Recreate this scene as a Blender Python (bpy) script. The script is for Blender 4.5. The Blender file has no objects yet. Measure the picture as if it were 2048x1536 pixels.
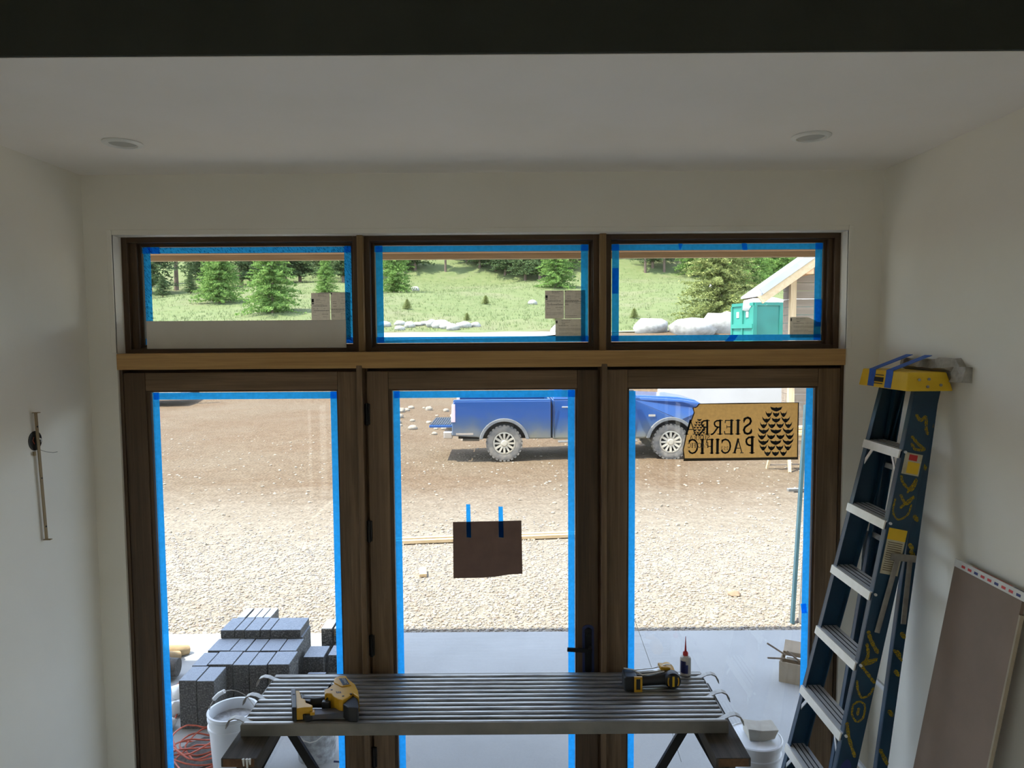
import bpy, math, random
import numpy as np
from mathutils import Matrix, Vector, Euler

scene = bpy.context.scene
C = scene.collection
R = math.radians
PI = math.pi

# ---------------------------------------------------------------- camera
EYE = 2.65
cam_data = bpy.data.cameras.new('camera')
cam = bpy.data.objects.new('camera', cam_data)
C.objects.link(cam)
cam_data.sensor_fit = 'HORIZONTAL'
cam_data.sensor_width = 36.0
cam_data.lens = 36.0 * 1420.0 / 2048.0
cam_data.clip_start = 0.05
cam_data.clip_end = 1000
cam.location = (0, 0, EYE)
cam.rotation_euler = (Euler((R(90 - 3.83), 0, 0)).to_matrix() @ Matrix.Rotation(R(-0.386), 3, 'Z')).to_euler()
scene.camera = cam

# ---------------------------------------------------------------- light: sky and sun only
world = bpy.data.worlds.new('sky')
scene.world = world
world.use_nodes = True
wn = world.node_tree
wn.nodes.clear()
sky = wn.nodes.new('ShaderNodeTexSky')
sky.sky_type = 'NISHITA'
sky.sun_disc = False
sky.sun_elevation = R(62)
sky.sun_rotation = R(-88)
sky.altitude = 1600
sky.air_density = 1.0
sky.dust_density = 1.2
bg = wn.nodes.new('ShaderNodeBackground')
bg.inputs[1].default_value = 0.42
wo = wn.nodes.new('ShaderNodeOutputWorld')
hs = wn.nodes.new('ShaderNodeHueSaturation')
hs.inputs['Saturation'].default_value = 0.6
wn.links.new(sky.outputs[0], hs.inputs['Color'])
wn.links.new(hs.outputs[0], bg.inputs[0])
wn.links.new(bg.outputs[0], wo.inputs[0])

sun_data = bpy.data.lights.new('sun', 'SUN')
sun_data.energy = 5.0
sun_data.angle = R(0.6)
sun_data.color = (1.0, 0.93, 0.81)
sun = bpy.data.objects.new('sun', sun_data)
C.objects.link(sun)
sun.location = (-12, 12, 25)
sun.rotation_euler = Vector((0.44, 0.16, -0.883)).to_track_quat('-Z', 'Y').to_euler()

scene.view_settings.view_transform = 'Standard'
scene.view_settings.look = 'None'
scene.view_settings.gamma = 1.0
scene.view_settings.use_curve_mapping = False
scene.view_settings.exposure = 1.5
scene.cycles.max_bounces = 10
scene.cycles.diffuse_bounces = 7
scene.cycles.glossy_bounces = 4
scene.cycles.transparent_max_bounces = 24
scene.cycles.sample_clamp_indirect = 8.0

# ---------------------------------------------------------------- helpers
rnd = random.Random(7)


def wmat(o):
    m = Matrix.Identity(4)
    while o is not None:
        m = o.matrix_basis @ m
        o = o.parent
    return m


def tag(o, label=None, cat=None, group=None, kind=None):
    if label:
        o['label'] = label
    if cat:
        o['category'] = cat
    if group:
        o['group'] = group
    if kind:
        o['kind'] = kind
    return o


def thing(name, label=None, cat=None, loc=(0, 0, 0), rot=(0, 0, 0), group=None, kind=None):
    o = bpy.data.objects.new(name, None)
    o.empty_display_size = 0.1
    C.objects.link(o)
    o.location = loc
    o.rotation_euler = rot
    return tag(o, label, cat, group, kind)


class MB:
    """collects shapes (world coordinates) and links them as one mesh object"""

    def __init__(s, m=None):
        s.v, s.f, s.m = [], [], m

    def add(s, verts, faces):
        n = len(s.v)
        if s.m is not None:
            verts = [tuple(s.m @ Vector(p)) for p in verts]
        s.v += [tuple(p) for p in verts]
        s.f += [tuple(i + n for i in f) for f in faces]
        return s

    def box(s, x0, x1, y0, y1, z0, z1):
        return s.add([(x0, y0, z0), (x1, y0, z0), (x1, y1, z0), (x0, y1, z0), (x0, y0, z1), (x1, y0, z1), (x1, y1, z1), (x0, y1, z1)],
                     [(0, 3, 2, 1), (4, 5, 6, 7), (0, 1, 5, 4), (1, 2, 6, 5), (2, 3, 7, 6), (3, 0, 4, 7)])

    def obox(s, c, size, rot=(0, 0, 0)):
        m = rot if isinstance(rot, Matrix) else Euler(rot).to_matrix()
        c = Vector(c)
        hx, hy, hz = size[0] / 2, size[1] / 2, size[2] / 2
        vs = [c + m @ Vector(p) for p in [(-hx, -hy, -hz), (hx, -hy, -hz), (hx, hy, -hz), (-hx, hy, -hz), (-hx, -hy, hz), (hx, -hy, hz), (hx, hy, hz), (-hx, hy, hz)]]
        return s.add(vs, [(0, 3, 2, 1), (4, 5, 6, 7), (0, 1, 5, 4), (1, 2, 6, 5), (2, 3, 7, 6), (3, 0, 4, 7)])

    def bar(s, p0, p1, w, h, up=(0, 0, 1)):
        """rectangular bar from p0 to p1, width w across, height h along up"""
        p0, p1 = Vector(p0), Vector(p1)
        d = (p1 - p0).normalized()
        u = Vector(up)
        a = d.cross(u).normalized()
        u = a.cross(d).normalized()
        vs = []
        for p in (p0, p1):
            for i, j in ((-1, -1), (1, -1), (1, 1), (-1, 1)):
                vs.append(p + a * (i * w / 2) + u * (j * h / 2))
        return s.add(vs, [(0, 1, 2, 3), (7, 6, 5, 4), (0, 4, 5, 1), (1, 5, 6, 2), (2, 6, 7, 3), (3, 7, 4, 0)])

    def tube(s, pts, r, n=8, cap=True):
        pts = [Vector(p) for p in pts]
        rs = r if isinstance(r, (list, tuple)) else [r] * len(pts)
        vs, fs = [], []
        prev = None
        for i, p in enumerate(pts):
            d = (pts[min(i + 1, len(pts) - 1)] - pts[max(i - 1, 0)])
            d = d.normalized() if d.length > 1e-9 else Vector((0, 0, 1))
            if prev is None:
                a = d.cross(Vector((0, 0, 1)))
                if a.length < 1e-3:
                    a = d.cross(Vector((0, 1, 0)))
            else:
                a = prev - d * prev.dot(d)
            a.normalize()
            prev = a
            b = d.cross(a)
            for k in range(n):
                t = 2 * PI * k / n
                vs.append(p + (a * math.cos(t) + b * math.sin(t)) * rs[i])
        for i in range(len(pts) - 1):
            for k in range(n):
                k2 = (k + 1) % n
                fs.append((i * n + k, i * n + k2, (i + 1) * n + k2, (i + 1) * n + k))
        if cap:
            fs.append(tuple(range(n - 1, -1, -1)))
            fs.append(tuple((len(pts) - 1) * n + k for k in range(n)))
        return s.add(vs, fs)

    def lathe(s, prof, n=24, c=(0, 0, 0), m=None, cap=True):
        """profile of (radius, height) turned around the z axis (or around m)"""
        vs, fs = [], []
        c = Vector(c)
        for r, z in prof:
            for k in range(n):
                t = 2 * PI * k / n
                p = Vector((r * math.cos(t), r * math.sin(t), z))
                vs.append(c + (m @ p if m is not None else p))
        for i in range(len(prof) - 1):
            for k in range(n):
                k2 = (k + 1) % n
                fs.append((i * n + k, i * n + k2, (i + 1) * n + k2, (i + 1) * n + k))
        if cap:
            fs.append(tuple(range(n - 1, -1, -1)))
            fs.append(tuple((len(prof) - 1) * n + k for k in range(n)))
        return s.add(vs, fs)

    def prism(s, poly, a, b, ax='y'):
        """polygon pulled along an axis: ax y takes (x, z), ax z takes (x, y), ax x takes (y, z)"""
        def P(p, t):
            return {'y': (p[0], t, p[1]), 'z': (p[0], p[1], t), 'x': (t, p[0], p[1])}[ax]
        n = len(poly)
        vs = [P(p, a) for p in poly] + [P(p, b) for p in poly]
        fs = [tuple(range(n)), tuple(range(2 * n - 1, n - 1, -1))]
        fs += [(i, i + n, (i + 1) % n + n, (i + 1) % n) for i in range(n)]
        return s.add(vs, fs)

    def sheet(s, poly, t, ax='y'):
        def P(p):
            return {'y': (p[0], t, p[1]), 'z': (p[0], p[1], t), 'x': (t, p[0], p[1])}[ax]
        return s.add([P(p) for p in poly], [tuple(range(len(poly)))])

    def build(s, name, mat, parent=None, smooth=0, bevel=0, seg=2, kind=None, recalc=True):
        me = bpy.data.meshes.new(name)
        inv = wmat(parent).inverted() if parent is not None else None
        vs = [tuple(inv @ Vector(p)) for p in s.v] if inv is not None else s.v
        me.from_pydata(vs, [], s.f)
        if recalc:
            import bmesh
            bm = bmesh.new()
            bm.from_mesh(me)
            bmesh.ops.recalc_face_normals(bm, faces=bm.faces)
            bm.to_mesh(me)
            bm.free()
        return finish(me, name, mat, parent, smooth, bevel, seg, kind)


def finish(me, name, mat, parent=None, smooth=0, bevel=0, seg=2, kind=None):
    if smooth:
        me.polygons.foreach_set('use_smooth', [True] * len(me.polygons))
        me.set_sharp_from_angle(angle=R(smooth))
    for mm in (mat if isinstance(mat, (list, tuple)) else [mat]):
        me.materials.append(mm)
    o = bpy.data.objects.new(name, me)
    C.objects.link(o)
    if parent is not None:
        o.parent = parent
    if bevel:
        b = o.modifiers.new('edge', 'BEVEL')
        b.width = bevel
        b.segments = seg
        b.limit_method = 'ANGLE'
        b.angle_limit = R(40)
    if kind:
        o['kind'] = kind
    return o


def np_mesh(name, verts, tris, mat, parent=None, kind=None, smooth=False):
    """fast mesh of triangles from numpy arrays"""
    me = bpy.data.meshes.new(name)
    nv, nt = len(verts), len(tris)
    me.vertices.add(nv)
    me.vertices.foreach_set('co', np.asarray(verts, np.float32).ravel())
    me.loops.add(nt * 3)
    me.loops.foreach_set('vertex_index', np.asarray(tris, np.int32).ravel())
    me.polygons.add(nt)
    me.polygons.foreach_set('loop_start', np.arange(0, nt * 3, 3, dtype=np.int32))
    me.polygons.foreach_set('use_smooth', [smooth] * nt)
    me.update()
    me.validate()
    me.materials.append(mat)
    if mat is not None and name is not None:
        o = bpy.data.objects.new(name, me)
        C.objects.link(o)
        if parent is not None:
            o.parent = parent
        if kind:
            o['kind'] = kind
        return o


def dup(root, loc, rot=None, scale=None, label=None):
    """a copy of a thing with copies of its parts and their sub-parts"""
    c = root.copy()
    C.objects.link(c)
    c.location = loc
    if rot is not None:
        c.rotation_euler = rot
    if scale is not None:
        c.scale = scale
    if label:
        c['label'] = label
    for ch in root.children:
        k = ch.copy()
        C.objects.link(k)
        k.parent = c
        for g in ch.children:
            q = g.copy()
            C.objects.link(q)
            q.parent = k
    return c


# ---------------------------------------------------------------- materials
def hexc(r, g, b):
    """sRGB 0-255 to linear"""
    f = lambda c: (c / 255 / 12.92) if c / 255 <= 0.04045 else ((c / 255 + 0.055) / 1.055) ** 2.4
    return (f(r), f(g), f(b), 1)


class NT:
    def __init__(s, name):
        s.mat = bpy.data.materials.new(name)
        s.mat.use_nodes = True
        s.t = s.mat.node_tree
        s.t.nodes.clear()
        s.out = s.n('ShaderNodeOutputMaterial')

    def n(s, typ, **kw):
        x = s.t.nodes.new(typ)
        for k, v in kw.items():
            setattr(x, k, v)
        return x

    def l(s, a, b):
        s.t.links.new(a, b)

    def coord(s, scale=(1, 1, 1), rot=(0, 0, 0), which='Object'):
        tc = s.n('ShaderNodeTexCoord')
        mp = s.n('ShaderNodeMapping')
        mp.inputs['Scale'].default_value = scale
        mp.inputs['Rotation'].default_value = rot
        s.l(tc.outputs[which], mp.inputs[0])
        return mp.outputs[0]

    def noise(s, vec, scale, detail=4, rough=0.55, dist=0):
        x = s.n('ShaderNodeTexNoise')
        x.inputs['Scale'].default_value = scale
        x.inputs['Detail'].default_value = detail
        x.inputs['Roughness'].default_value = rough
        x.inputs['Distortion'].default_value = dist
        s.l(vec, x.inputs['Vector'])
        return x.outputs[0]

    def ramp(s, fac, stops):
        x = s.n('ShaderNodeValToRGB')
        e = x.color_ramp.elements
        while len(e) < len(stops):
            e.new(0.5)
        for i, (p, c) in enumerate(stops):
            e[i].position = p
            e[i].color = c if len(c) == 4 else (*c, 1)
        s.l(fac, x.inputs[0])
        return x.outputs[0]

    def mix(s, fac, a, b, mode='MIX'):
        x = s.n('ShaderNodeMixRGB', blend_type=mode)
        for i, q in enumerate((fac, a, b)):
            if hasattr(q, 'links') or hasattr(q, 'is_linked'):
                s.l(q, x.inputs[i])
            else:
                x.inputs[i].default_value = q
        return x.outputs[0]

    def bump(s, h, strength, dist=0.01):
        x = s.n('ShaderNodeBump')
        x.inputs['Strength'].default_value = strength
        x.inputs['Distance'].default_value = dist
        s.l(h, x.inputs['Height'])
        return x.outputs[0]

    def pbsdf(s, col, rough=0.6, metal=0, normal=None, spec=0.5, coat=0):
        x = s.n('ShaderNodeBsdfPrincipled')
        if hasattr(col, 'is_linked'):
            s.l(col, x.inputs['Base Color'])
        else:
            x.inputs['Base Color'].default_value = col
        if hasattr(rough, 'is_linked'):
            s.l(rough, x.inputs['Roughness'])
        else:
            x.inputs['Roughness'].default_value = rough
        x.inputs['Metallic'].default_value = metal
        x.inputs['Specular IOR Level'].default_value = spec
        x.inputs['Coat Weight'].default_value = coat
        if normal is not None:
            s.l(normal, x.inputs['Normal'])
        return x.outputs[0]

    def done(s, sh):
        s.l(sh, s.out.inputs[0])
        return s.mat


def plain(name, col, rough=0.6, metal=0, col2=None, scale=8, bump=0, bscale=None, spec=0.5, coat=0, stretch=(1, 1, 1), lo=0.35, hi=0.65):
    """one or two colours mixed by noise, with optional fine relief"""
    t = NT(name)
    v = t.coord(stretch)
    c = col
    if col2 is not None:
        c = t.ramp(t.noise(v, scale), [(lo, col), (hi, col2)])
    nrm = t.bump(t.noise(v, bscale or scale * 3, 3), bump) if bump else None
    return t.done(t.pbsdf(c, rough, metal, nrm, spec, coat))


def wood(name, c1, c2, axis='z', scale=1.0, rough=0.5, bump=0.12, coat=0, pores=0.35):
    """grain stretched along an axis"""
    t = NT(name)
    st = {'x': (1.2, 22, 22), 'y': (22, 1.2, 22), 'z': (22, 22, 1.2)}[axis]
    st = tuple(q * scale for q in st)
    v = t.coord(st)
    a = t.noise(v, 1.0, 6, 0.62, 0.6)
    st2 = {'x': (3, 160, 160), 'y': (160, 3, 160), 'z': (160, 160, 3)}[axis]
    b = t.noise(t.coord(st2), 1.0, 3, 0.6)
    c = t.ramp(a, [(0.32, c1), (0.68, c2)])
    dark = t.ramp(b, [(0.38, (0.55, 0.5, 0.45, 1)), (0.6, (1, 1, 1, 1))])
    c = t.mix(pores, c, t.mix(1.0, c, dark, 'MULTIPLY'))
    return t.done(t.pbsdf(c, rough, 0, t.bump(b, bump, 0.003), 0.4, coat))


def translucent_sheet(name, front, through, strokes=None, mixf=0.5, clear=0.0):
    """thin sheet that lets light through (tape, paper)"""
    t = NT(name)
    v = t.coord((1, 1, 1))
    n1 = t.noise(v, 60, 3)
    fr = t.mix(t.ramp(n1, [(0.35, (0, 0, 0, 1)), (0.7, (1, 1, 1, 1))]), tuple(q * 0.86 for q in front[:3]) + (1,), front)
    th = t.mix(t.ramp(n1, [(0.35, (0, 0, 0, 1)), (0.7, (1, 1, 1, 1))]), tuple(q * 0.86 for q in through[:3]) + (1,), through)
    if strokes:
        mp2 = t.n('ShaderNodeMapping')
        mp2.inputs['Scale'].default_value = (270, 1, 55)
        t.l(t.coord((1, 1, 1), (0, R(40), 0)), mp2.inputs[0])
        d = t.noise(mp2.outputs[0], 1.0, 2, 0.5)
        k = t.ramp(d, [(0.55, (1, 1, 1, 1)), (0.60, (0.2, 0.34, 0.5, 1))])
        th = t.mix(strokes, th, t.mix(1.0, th, k, 'MULTIPLY'))
    a = t.n('ShaderNodeBsdfDiffuse')
    b = t.n('ShaderNodeBsdfTranslucent')
    t.l(fr, a.inputs[0])
    t.l(th, b.inputs[0])
    m = t.n('ShaderNodeMixShader')
    m.inputs[0].default_value = mixf
    t.l(a.outputs[0], m.inputs[1])
    t.l(b.outputs[0], m.inputs[2])
    if clear:
        c = t.n('ShaderNodeBsdfTransparent')
        t.l(th, c.inputs[0])
        m2 = t.n('ShaderNodeMixShader')
        m2.inputs[0].default_value = clear
        t.l(m.outputs[0], m2.inputs[1])
        t.l(c.outputs[0], m2.inputs[2])
        m = m2
    return t.done(m.outputs[0])


def glass_mat(name, tint=(0.93, 0.95, 0.95, 1), refl=0.05):
    t = NT(name)
    a = t.n('ShaderNodeBsdfTransparent')
    a.inputs[0].default_value = tint
    b = t.n('ShaderNodeBsdfGlossy')
    b.inputs['Roughness'].default_value = 0.02
    lw = t.n('ShaderNodeLayerWeight')
    lw.inputs[0].default_value = 0.25
    mu = t.n('ShaderNodeMath', operation='MULTIPLY_ADD')
    mu.inputs[1].default_value = 0.5
    mu.inputs[2].default_value = refl
    t.l(lw.outputs['Fresnel'], mu.inputs[0])
    mu.use_clamp = True
    m = t.n('ShaderNodeMixShader')
    m.inputs[0].default_value = refl
    t.l(a.outputs[0], m.inputs[1])
    t.l(b.outputs[0], m.inputs[2])
    return t.done(m.outputs[0])


def make_materials():
    M = {}
    # plaster
    t = NT('plaster')
    v = t.coord()
    c = t.ramp(t.noise(v, 2.2, 5), [(0.3, (0.835, 0.80, 0.715, 1)), (0.7, (0.87, 0.84, 0.76, 1))])
    h = t.noise(v, 130, 3)
    M['plaster'] = t.done(t.pbsdf(c, 0.75, 0, t.bump(h, 0.06, 0.004), 0.25))
    M['ceiling'] = plain('ceiling_paint', (0.88, 0.84, 0.78, 1), 0.8, col2=(0.90, 0.86, 0.81, 1), scale=3, bump=0.04, bscale=140, spec=0.2)
    M['upper_shade'] = plain('upper_wall_shade', (0.040, 0.045, 0.038, 1), 0.8, col2=(0.048, 0.053, 0.045, 1), scale=3, bump=0.04, bscale=140, spec=0.2)  # near-black: shade of the face turned from the windows, put into the colour
    M['floor'] = plain('subfloor', (0.58, 0.54, 0.46, 1), 0.7, col2=(0.66, 0.61, 0.53, 1), scale=3, bump=0.1, bscale=60)
    for ax in 'xz':
        M['oak' + ax] = wood('stained_oak_' + ax, (0.125, 0.078, 0.042, 1), (0.27, 0.175, 0.098, 1), ax, 1.0, 0.42, 0.15)
        M['dark' + ax] = wood('dark_oak_' + ax, (0.055, 0.033, 0.017, 1), (0.125, 0.075, 0.040, 1), ax, 1.0, 0.45, 0.15)
        M['fir' + ax] = wood('fir_' + ax, (0.44, 0.25, 0.085, 1), (0.60, 0.37, 0.145, 1), ax, 0.8, 0.5, 0.08)
    M['strip'] = wood('mullion_strip_wood', (0.22, 0.135, 0.055, 1), (0.34, 0.22, 0.10, 1), 'z', 0.9, 0.5, 0.08)
    M['glass'] = glass_mat('window_glass')
    M['tape'] = translucent_sheet('blue_tape', (0.02, 0.16, 0.55, 1), (0.03, 0.42, 1.0, 1), None, 0.97, 0.16)
    M['tape_hatched'] = translucent_sheet('blue_hatched_tape', (0.02, 0.16, 0.55, 1), (0.03, 0.42, 1.0, 1), 1.0, 0.97, 0.16)
    M['tape_solid'] = plain('blue_tape_roll', (0.012, 0.10, 0.50, 1), 0.55, col2=(0.018, 0.14, 0.60, 1), scale=40)
    M['paper'] = translucent_sheet('label_paper', (0.62, 0.60, 0.54, 1), (0.55, 0.51, 0.42, 1), None, 0.62)
    M['kraft'] = translucent_sheet('kraft_paper', (0.414, 0.261, 0.111, 1), (0.702, 0.400, 0.128, 1), None, 0.8)
    M['ink'] = plain('printing_ink', (0.02, 0.025, 0.03, 1), 0.7)
    M['ink_soft'] = plain('faint_ink', (0.12, 0.09, 0.06, 1), 0.8)
    M['board_brown'] = plain('brown_board', (0.20, 0.125, 0.105, 1), 0.8, col2=(0.23, 0.145, 0.12, 1), scale=14)
    M['foam_white'] = plain('white_foam_board', (0.74, 0.71, 0.64, 1), 0.7, col2=(0.78, 0.75, 0.68, 1), scale=6)
    M['black'] = plain('black_plastic', (0.016, 0.017, 0.019, 1), 0.45)
    M['blackmetal'] = plain('black_metal', (0.012, 0.012, 0.013, 1), 0.38, metal=0.4)
    M['bluefilm'] = plain('blue_protective_film', (0.02, 0.03, 0.11, 1), 0.4)
    M['white_trim'] = plain('white_enamel', (0.78, 0.78, 0.74, 1), 0.4)
    M['lens'] = plain('lamp_lens', (0.45, 0.45, 0.42, 1), 0.5)
    # aluminium plank
    t = NT('worn_aluminium')
    v = t.coord((3, 40, 40))
    n1 = t.noise(v, 1.5, 5, 0.65)
    c = t.ramp(n1, [(0.35, (0.20, 0.195, 0.185, 1)), (0.62, (0.52, 0.51, 0.49, 1))])
    M['alu'] = t.done(t.pbsdf(c, 0.42, 0.75, t.bump(n1, 0.1, 0.002)))
    M['alu_rail'] = plain('plank_side_rail', (0.20, 0.19, 0.17, 1), 0.5, 0.5, col2=(0.27, 0.25, 0.22, 1), scale=6)
    M['alu_clean'] = plain('bright_aluminium', (0.72, 0.73, 0.74, 1), 0.36, 0.35, col2=(0.80, 0.81, 0.82, 1), scale=20)
    M['step_face'] = plain('step_aluminium', (0.80, 0.78, 0.71, 1), 0.45, 0.1, col2=(0.86, 0.84, 0.78, 1), scale=20)
    M['galv'] = plain('galvanised_steel', (0.30, 0.29, 0.27, 1), 0.45, 0.7, col2=(0.40, 0.39, 0.36, 1), scale=25)
    M['groove'] = plain('step_groove', (0.05, 0.055, 0.06, 1), 0.6, 0.3)
    M['fibre'] = plain('blue_fibreglass', (0.006, 0.036, 0.078, 1), 0.35, col2=(0.008, 0.048, 0.095, 1), scale=12, bump=0.03, bscale=80)
    M['yellow'] = plain('yellow_plastic', (0.82, 0.52, 0.02, 1), 0.5, col2=(0.88, 0.58, 0.03, 1), scale=14)
    M['toolyellow'] = plain('tool_yellow', (0.62, 0.33, 0.015, 1), 0.42, col2=(0.68, 0.37, 0.02, 1), scale=18)
    t = NT('yellow_spray_paint')
    nz = t.noise(t.coord(), 210, 3, 0.7)
    col = t.pbsdf((0.40, 0.29, 0.02, 1), 0.85)
    tr = t.n('ShaderNodeBsdfTransparent')
    mx = t.n('ShaderNodeMixShader')
    t.l(t.ramp(nz, [(0.22, (0, 0, 0, 1)), (0.66, (1, 1, 1, 1))]), mx.inputs[0])
    t.l(tr.outputs[0], mx.inputs[1])
    t.l(col, mx.inputs[2])
    M['spray'] = t.done(mx.outputs[0])
    M['sticker_white'] = plain('worn_sticker', (0.62, 0.58, 0.45, 1), 0.5, col2=(0.50, 0.44, 0.28, 1), scale=30)
    M['red'] = plain('red_plastic', (0.55, 0.025, 0.03, 1), 0.4)
    M['navy'] = plain('navy_print', (0.02, 0.03, 0.16, 1), 0.5)
    M['bottle'] = plain('translucent_bottle', (0.62, 0.60, 0.58, 1), 0.35, col2=(0.52, 0.50, 0.50, 1), scale=30)
    M['grey_plastic'] = plain('grey_metal_magazine', (0.085, 0.095, 0.12, 1), 0.5, 0.3, col2=(0.12, 0.11, 0.11, 1), scale=30)
    M['olddark'] = wood('weathered_timber', (0.030, 0.024, 0.018, 1), (0.11, 0.095, 0.075, 1), 'y', 1.0, 0.75, 0.3)
    M['endgrain'] = plain('timber_end', (0.16, 0.08, 0.035, 1), 0.8, col2=(0.10, 0.05, 0.025, 1), scale=40)
    M['mdf'] = plain('brown_panel_paper', (0.205, 0.145, 0.105, 1), 0.65, col2=(0.235, 0.165, 0.12, 1), scale=5, bump=0.03, bscale=60)
    M['panel_edge'] = plain('panel_edge_tape', (0.72, 0.70, 0.66, 1), 0.6, col2=(0.60, 0.58, 0.55, 1), scale=20)
    M['padfoam'] = plain('grey_packing_pad', (0.46, 0.44, 0.40, 1), 0.9, col2=(0.33, 0.32, 0.28, 1), scale=26, bump=0.25, bscale=70)
    M['lath'] = wood('lath_wood', (0.25, 0.18, 0.09, 1), (0.38, 0.28, 0.15, 1), 'z', 1.2, 0.6, 0.1)
    # outdoors
    t = NT('granite_split')
    v = t.coord()
    n1 = t.noise(v, 85, 2, 0.7)
    n2 = t.noise(v, 9, 3)
    c = t.ramp(n1, [(0.36, (0.016, 0.017, 0.018, 1)), (0.52, (0.065, 0.066, 0.066, 1)), (0.70, (0.26, 0.255, 0.245, 1))])
    c = t.mix(t.ramp(n2, [(0.5, (0, 0, 0, 1)), (0.75, (0.5, 0.5, 0.5, 1))]), c, (0.15, 0.135, 0.11, 1))
    M['granite'] = t.done(t.pbsdf(c, 0.75, 0, t.bump(n1, 0.5, 0.008)))
    t = NT('granite_top')
    v = t.coord()
    n1 = t.noise(v, 120, 2, 0.7)
    c = t.ramp(n1, [(0.32, (0.175, 0.207, 0.252, 1)), (0.66, (0.319, 0.363, 0.424, 1))])
    M['granite_top'] = t.done(t.pbsdf(c, 0.6, 0, t.bump(n1, 0.15, 0.002)))
    t = NT('patio_concrete')
    v = t.coord()
    n1 = t.noise(v, 1.3, 6, 0.6)
    n2 = t.noise(v, 90, 3)
    c = t.ramp(n1, [(0.3, (0.305, 0.31, 0.30, 1)), (0.7, (0.365, 0.37, 0.36, 1))])
    c = t.mix(0.07, c, t.ramp(n2, [(0.3, (0.2, 0.2, 0.2, 1)), (0.7, (0.6, 0.6, 0.6, 1))]))
    M['concrete'] = t.done(t.pbsdf(c, 0.8, 0, t.bump(n2, 0.08, 0.002)))
    M['blockstone'] = plain('tan_block_stone', (0.40, 0.37, 0.31, 1), 0.9, col2=(0.46, 0.43, 0.37, 1), scale=20)
    M['road'] = plain('pale_road', (0.24, 0.235, 0.22, 1), 0.95, col2=(0.30, 0.29, 0.27, 1), scale=1.2)
    M['conc_wall'] = plain('concrete_wall', (0.50, 0.49, 0.47, 1), 0.85, col2=(0.57, 0.56, 0.54, 1), scale=0.8)
    # terrain
    M['terrain'] = terrain_mat()
    t = NT('gravel_stone')
    g = t.n('ShaderNodeNewGeometry')
    c = t.ramp(g.outputs['Random Per Island'], [(0.0, (0.253, 0.208, 0.158, 1)), (0.3, (0.286, 0.252, 0.204, 1)), (0.55, (0.232, 0.214, 0.192, 1)), (0.72, (0.319, 0.295, 0.260, 1)), (0.88, (0.220, 0.169, 0.124, 1)), (1.0, (0.165, 0.154, 0.147, 1))])
    M['gravel'] = t.done(t.pbsdf(c, 0.85))
    M['brownstone'] = plain('brown_stone', (0.24, 0.16, 0.10, 1), 0.9, col2=(0.32, 0.23, 0.15, 1), scale=14)
    M['yardstone'] = plain('tan_stone', (0.22, 0.18, 0.13, 1), 0.9, col2=(0.30, 0.26, 0.20, 1), scale=9)
    M['rock'] = plain('pale_rock', (0.25, 0.24, 0.215, 1), 0.9, col2=(0.36, 0.35, 0.32, 1), scale=5, bump=0.4, bscale=12)
    for i, (a, b) in enumerate([((0.095, 0.19, 0.045), (0.23, 0.34, 0.10)), ((0.06, 0.10, 0.048), (0.13, 0.18, 0.075)), ((0.14, 0.175, 0.06), (0.31, 0.34, 0.125))]):
        t = NT('needles_%s' % ('fresh', 'dark', 'olive')[i])
        g = t.n('ShaderNodeNewGeometry')
        c = t.ramp(g.outputs['Random Per Island'], [(0.0, (*a, 1)), (1.0, (*b, 1))])
        d = t.n('ShaderNodeBsdfDiffuse')
        tr = t.n('ShaderNodeBsdfTranslucent')
        t.l(c, d.inputs[0])
        t.l(c, tr.inputs[0])
        m = t.n('ShaderNodeMixShader')
        m.inputs[0].default_value = 0.35
        t.l(d.outputs[0], m.inputs[1])
        t.l(tr.outputs[0], m.inputs[2])
        M['needles%d' % i] = t.done(m.outputs[0])
    t = NT('grass_blades')
    g = t.n('ShaderNodeNewGeometry')
    c = t.ramp(g.outputs['Random Per Island'], [(0.0, (0.108, 0.149, 0.048, 1)), (0.6, (0.144, 0.180, 0.066, 1)), (1.0, (0.180, 0.198, 0.092, 1))])
    M['grass'] = t.done(t.pbsdf(c, 0.9))
    M['bark'] = plain('bark', (0.10, 0.07, 0.05, 1), 0.95, col2=(0.17, 0.12, 0.09, 1), scale=9, bump=0.5, bscale=30)
    M['truckblue'] = plain('truck_paint', (0.004, 0.058, 0.215, 1), 0.3, col2=(0.008, 0.068, 0.225, 1), scale=1.5, coat=0.6)
    # dusty lower body, with the ground's reflection painted into the tan
    t = NT('truck_paint_dust_reflection')
    v = t.coord()
    sep = t.n('ShaderNodeSeparateXYZ')
    t.l(v, sep.inputs[0])
    ad = t.n('ShaderNodeMath', operation='MULTIPLY_ADD')
    ad.inputs[1].default_value = 0.55
    t.l(t.noise(v, 2.5, 4), ad.inputs[0])
    t.l(sep.outputs[2], ad.inputs[2])
    mp = t.n('ShaderNodeMapRange')
    mp.inputs[1].default_value = 0.75
    mp.inputs[2].default_value = 1.45
    t.l(ad.outputs[0], mp.inputs[0])
    c3 = t.ramp(mp.outputs[0], [(0.0, (0.16, 0.15, 0.105, 1)), (0.5, (0.035, 0.07, 0.14, 1)), (0.9, (0.005, 0.048, 0.185, 1))])
    M['truckbody'] = t.done(t.pbsdf(c3, 0.32, 0, None, 0.5, 0.5))
    M['tyre'] = plain('tyre_rubber', (0.10, 0.095, 0.085, 1), 0.9, col2=(0.22, 0.19, 0.15, 1), scale=7, bump=0.3, bscale=20)
    M['rim'] = plain('dusty_rim', (0.42, 0.37, 0.28, 1), 0.5, 0.3, col2=(0.52, 0.47, 0.37, 1), scale=9)
    M['carglass'] = plain('car_glass', (0.02, 0.025, 0.03, 1), 0.08, spec=0.8)
    M['chrome'] = plain('chrome', (0.7, 0.7, 0.7, 1), 0.2, 0.9)
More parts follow.
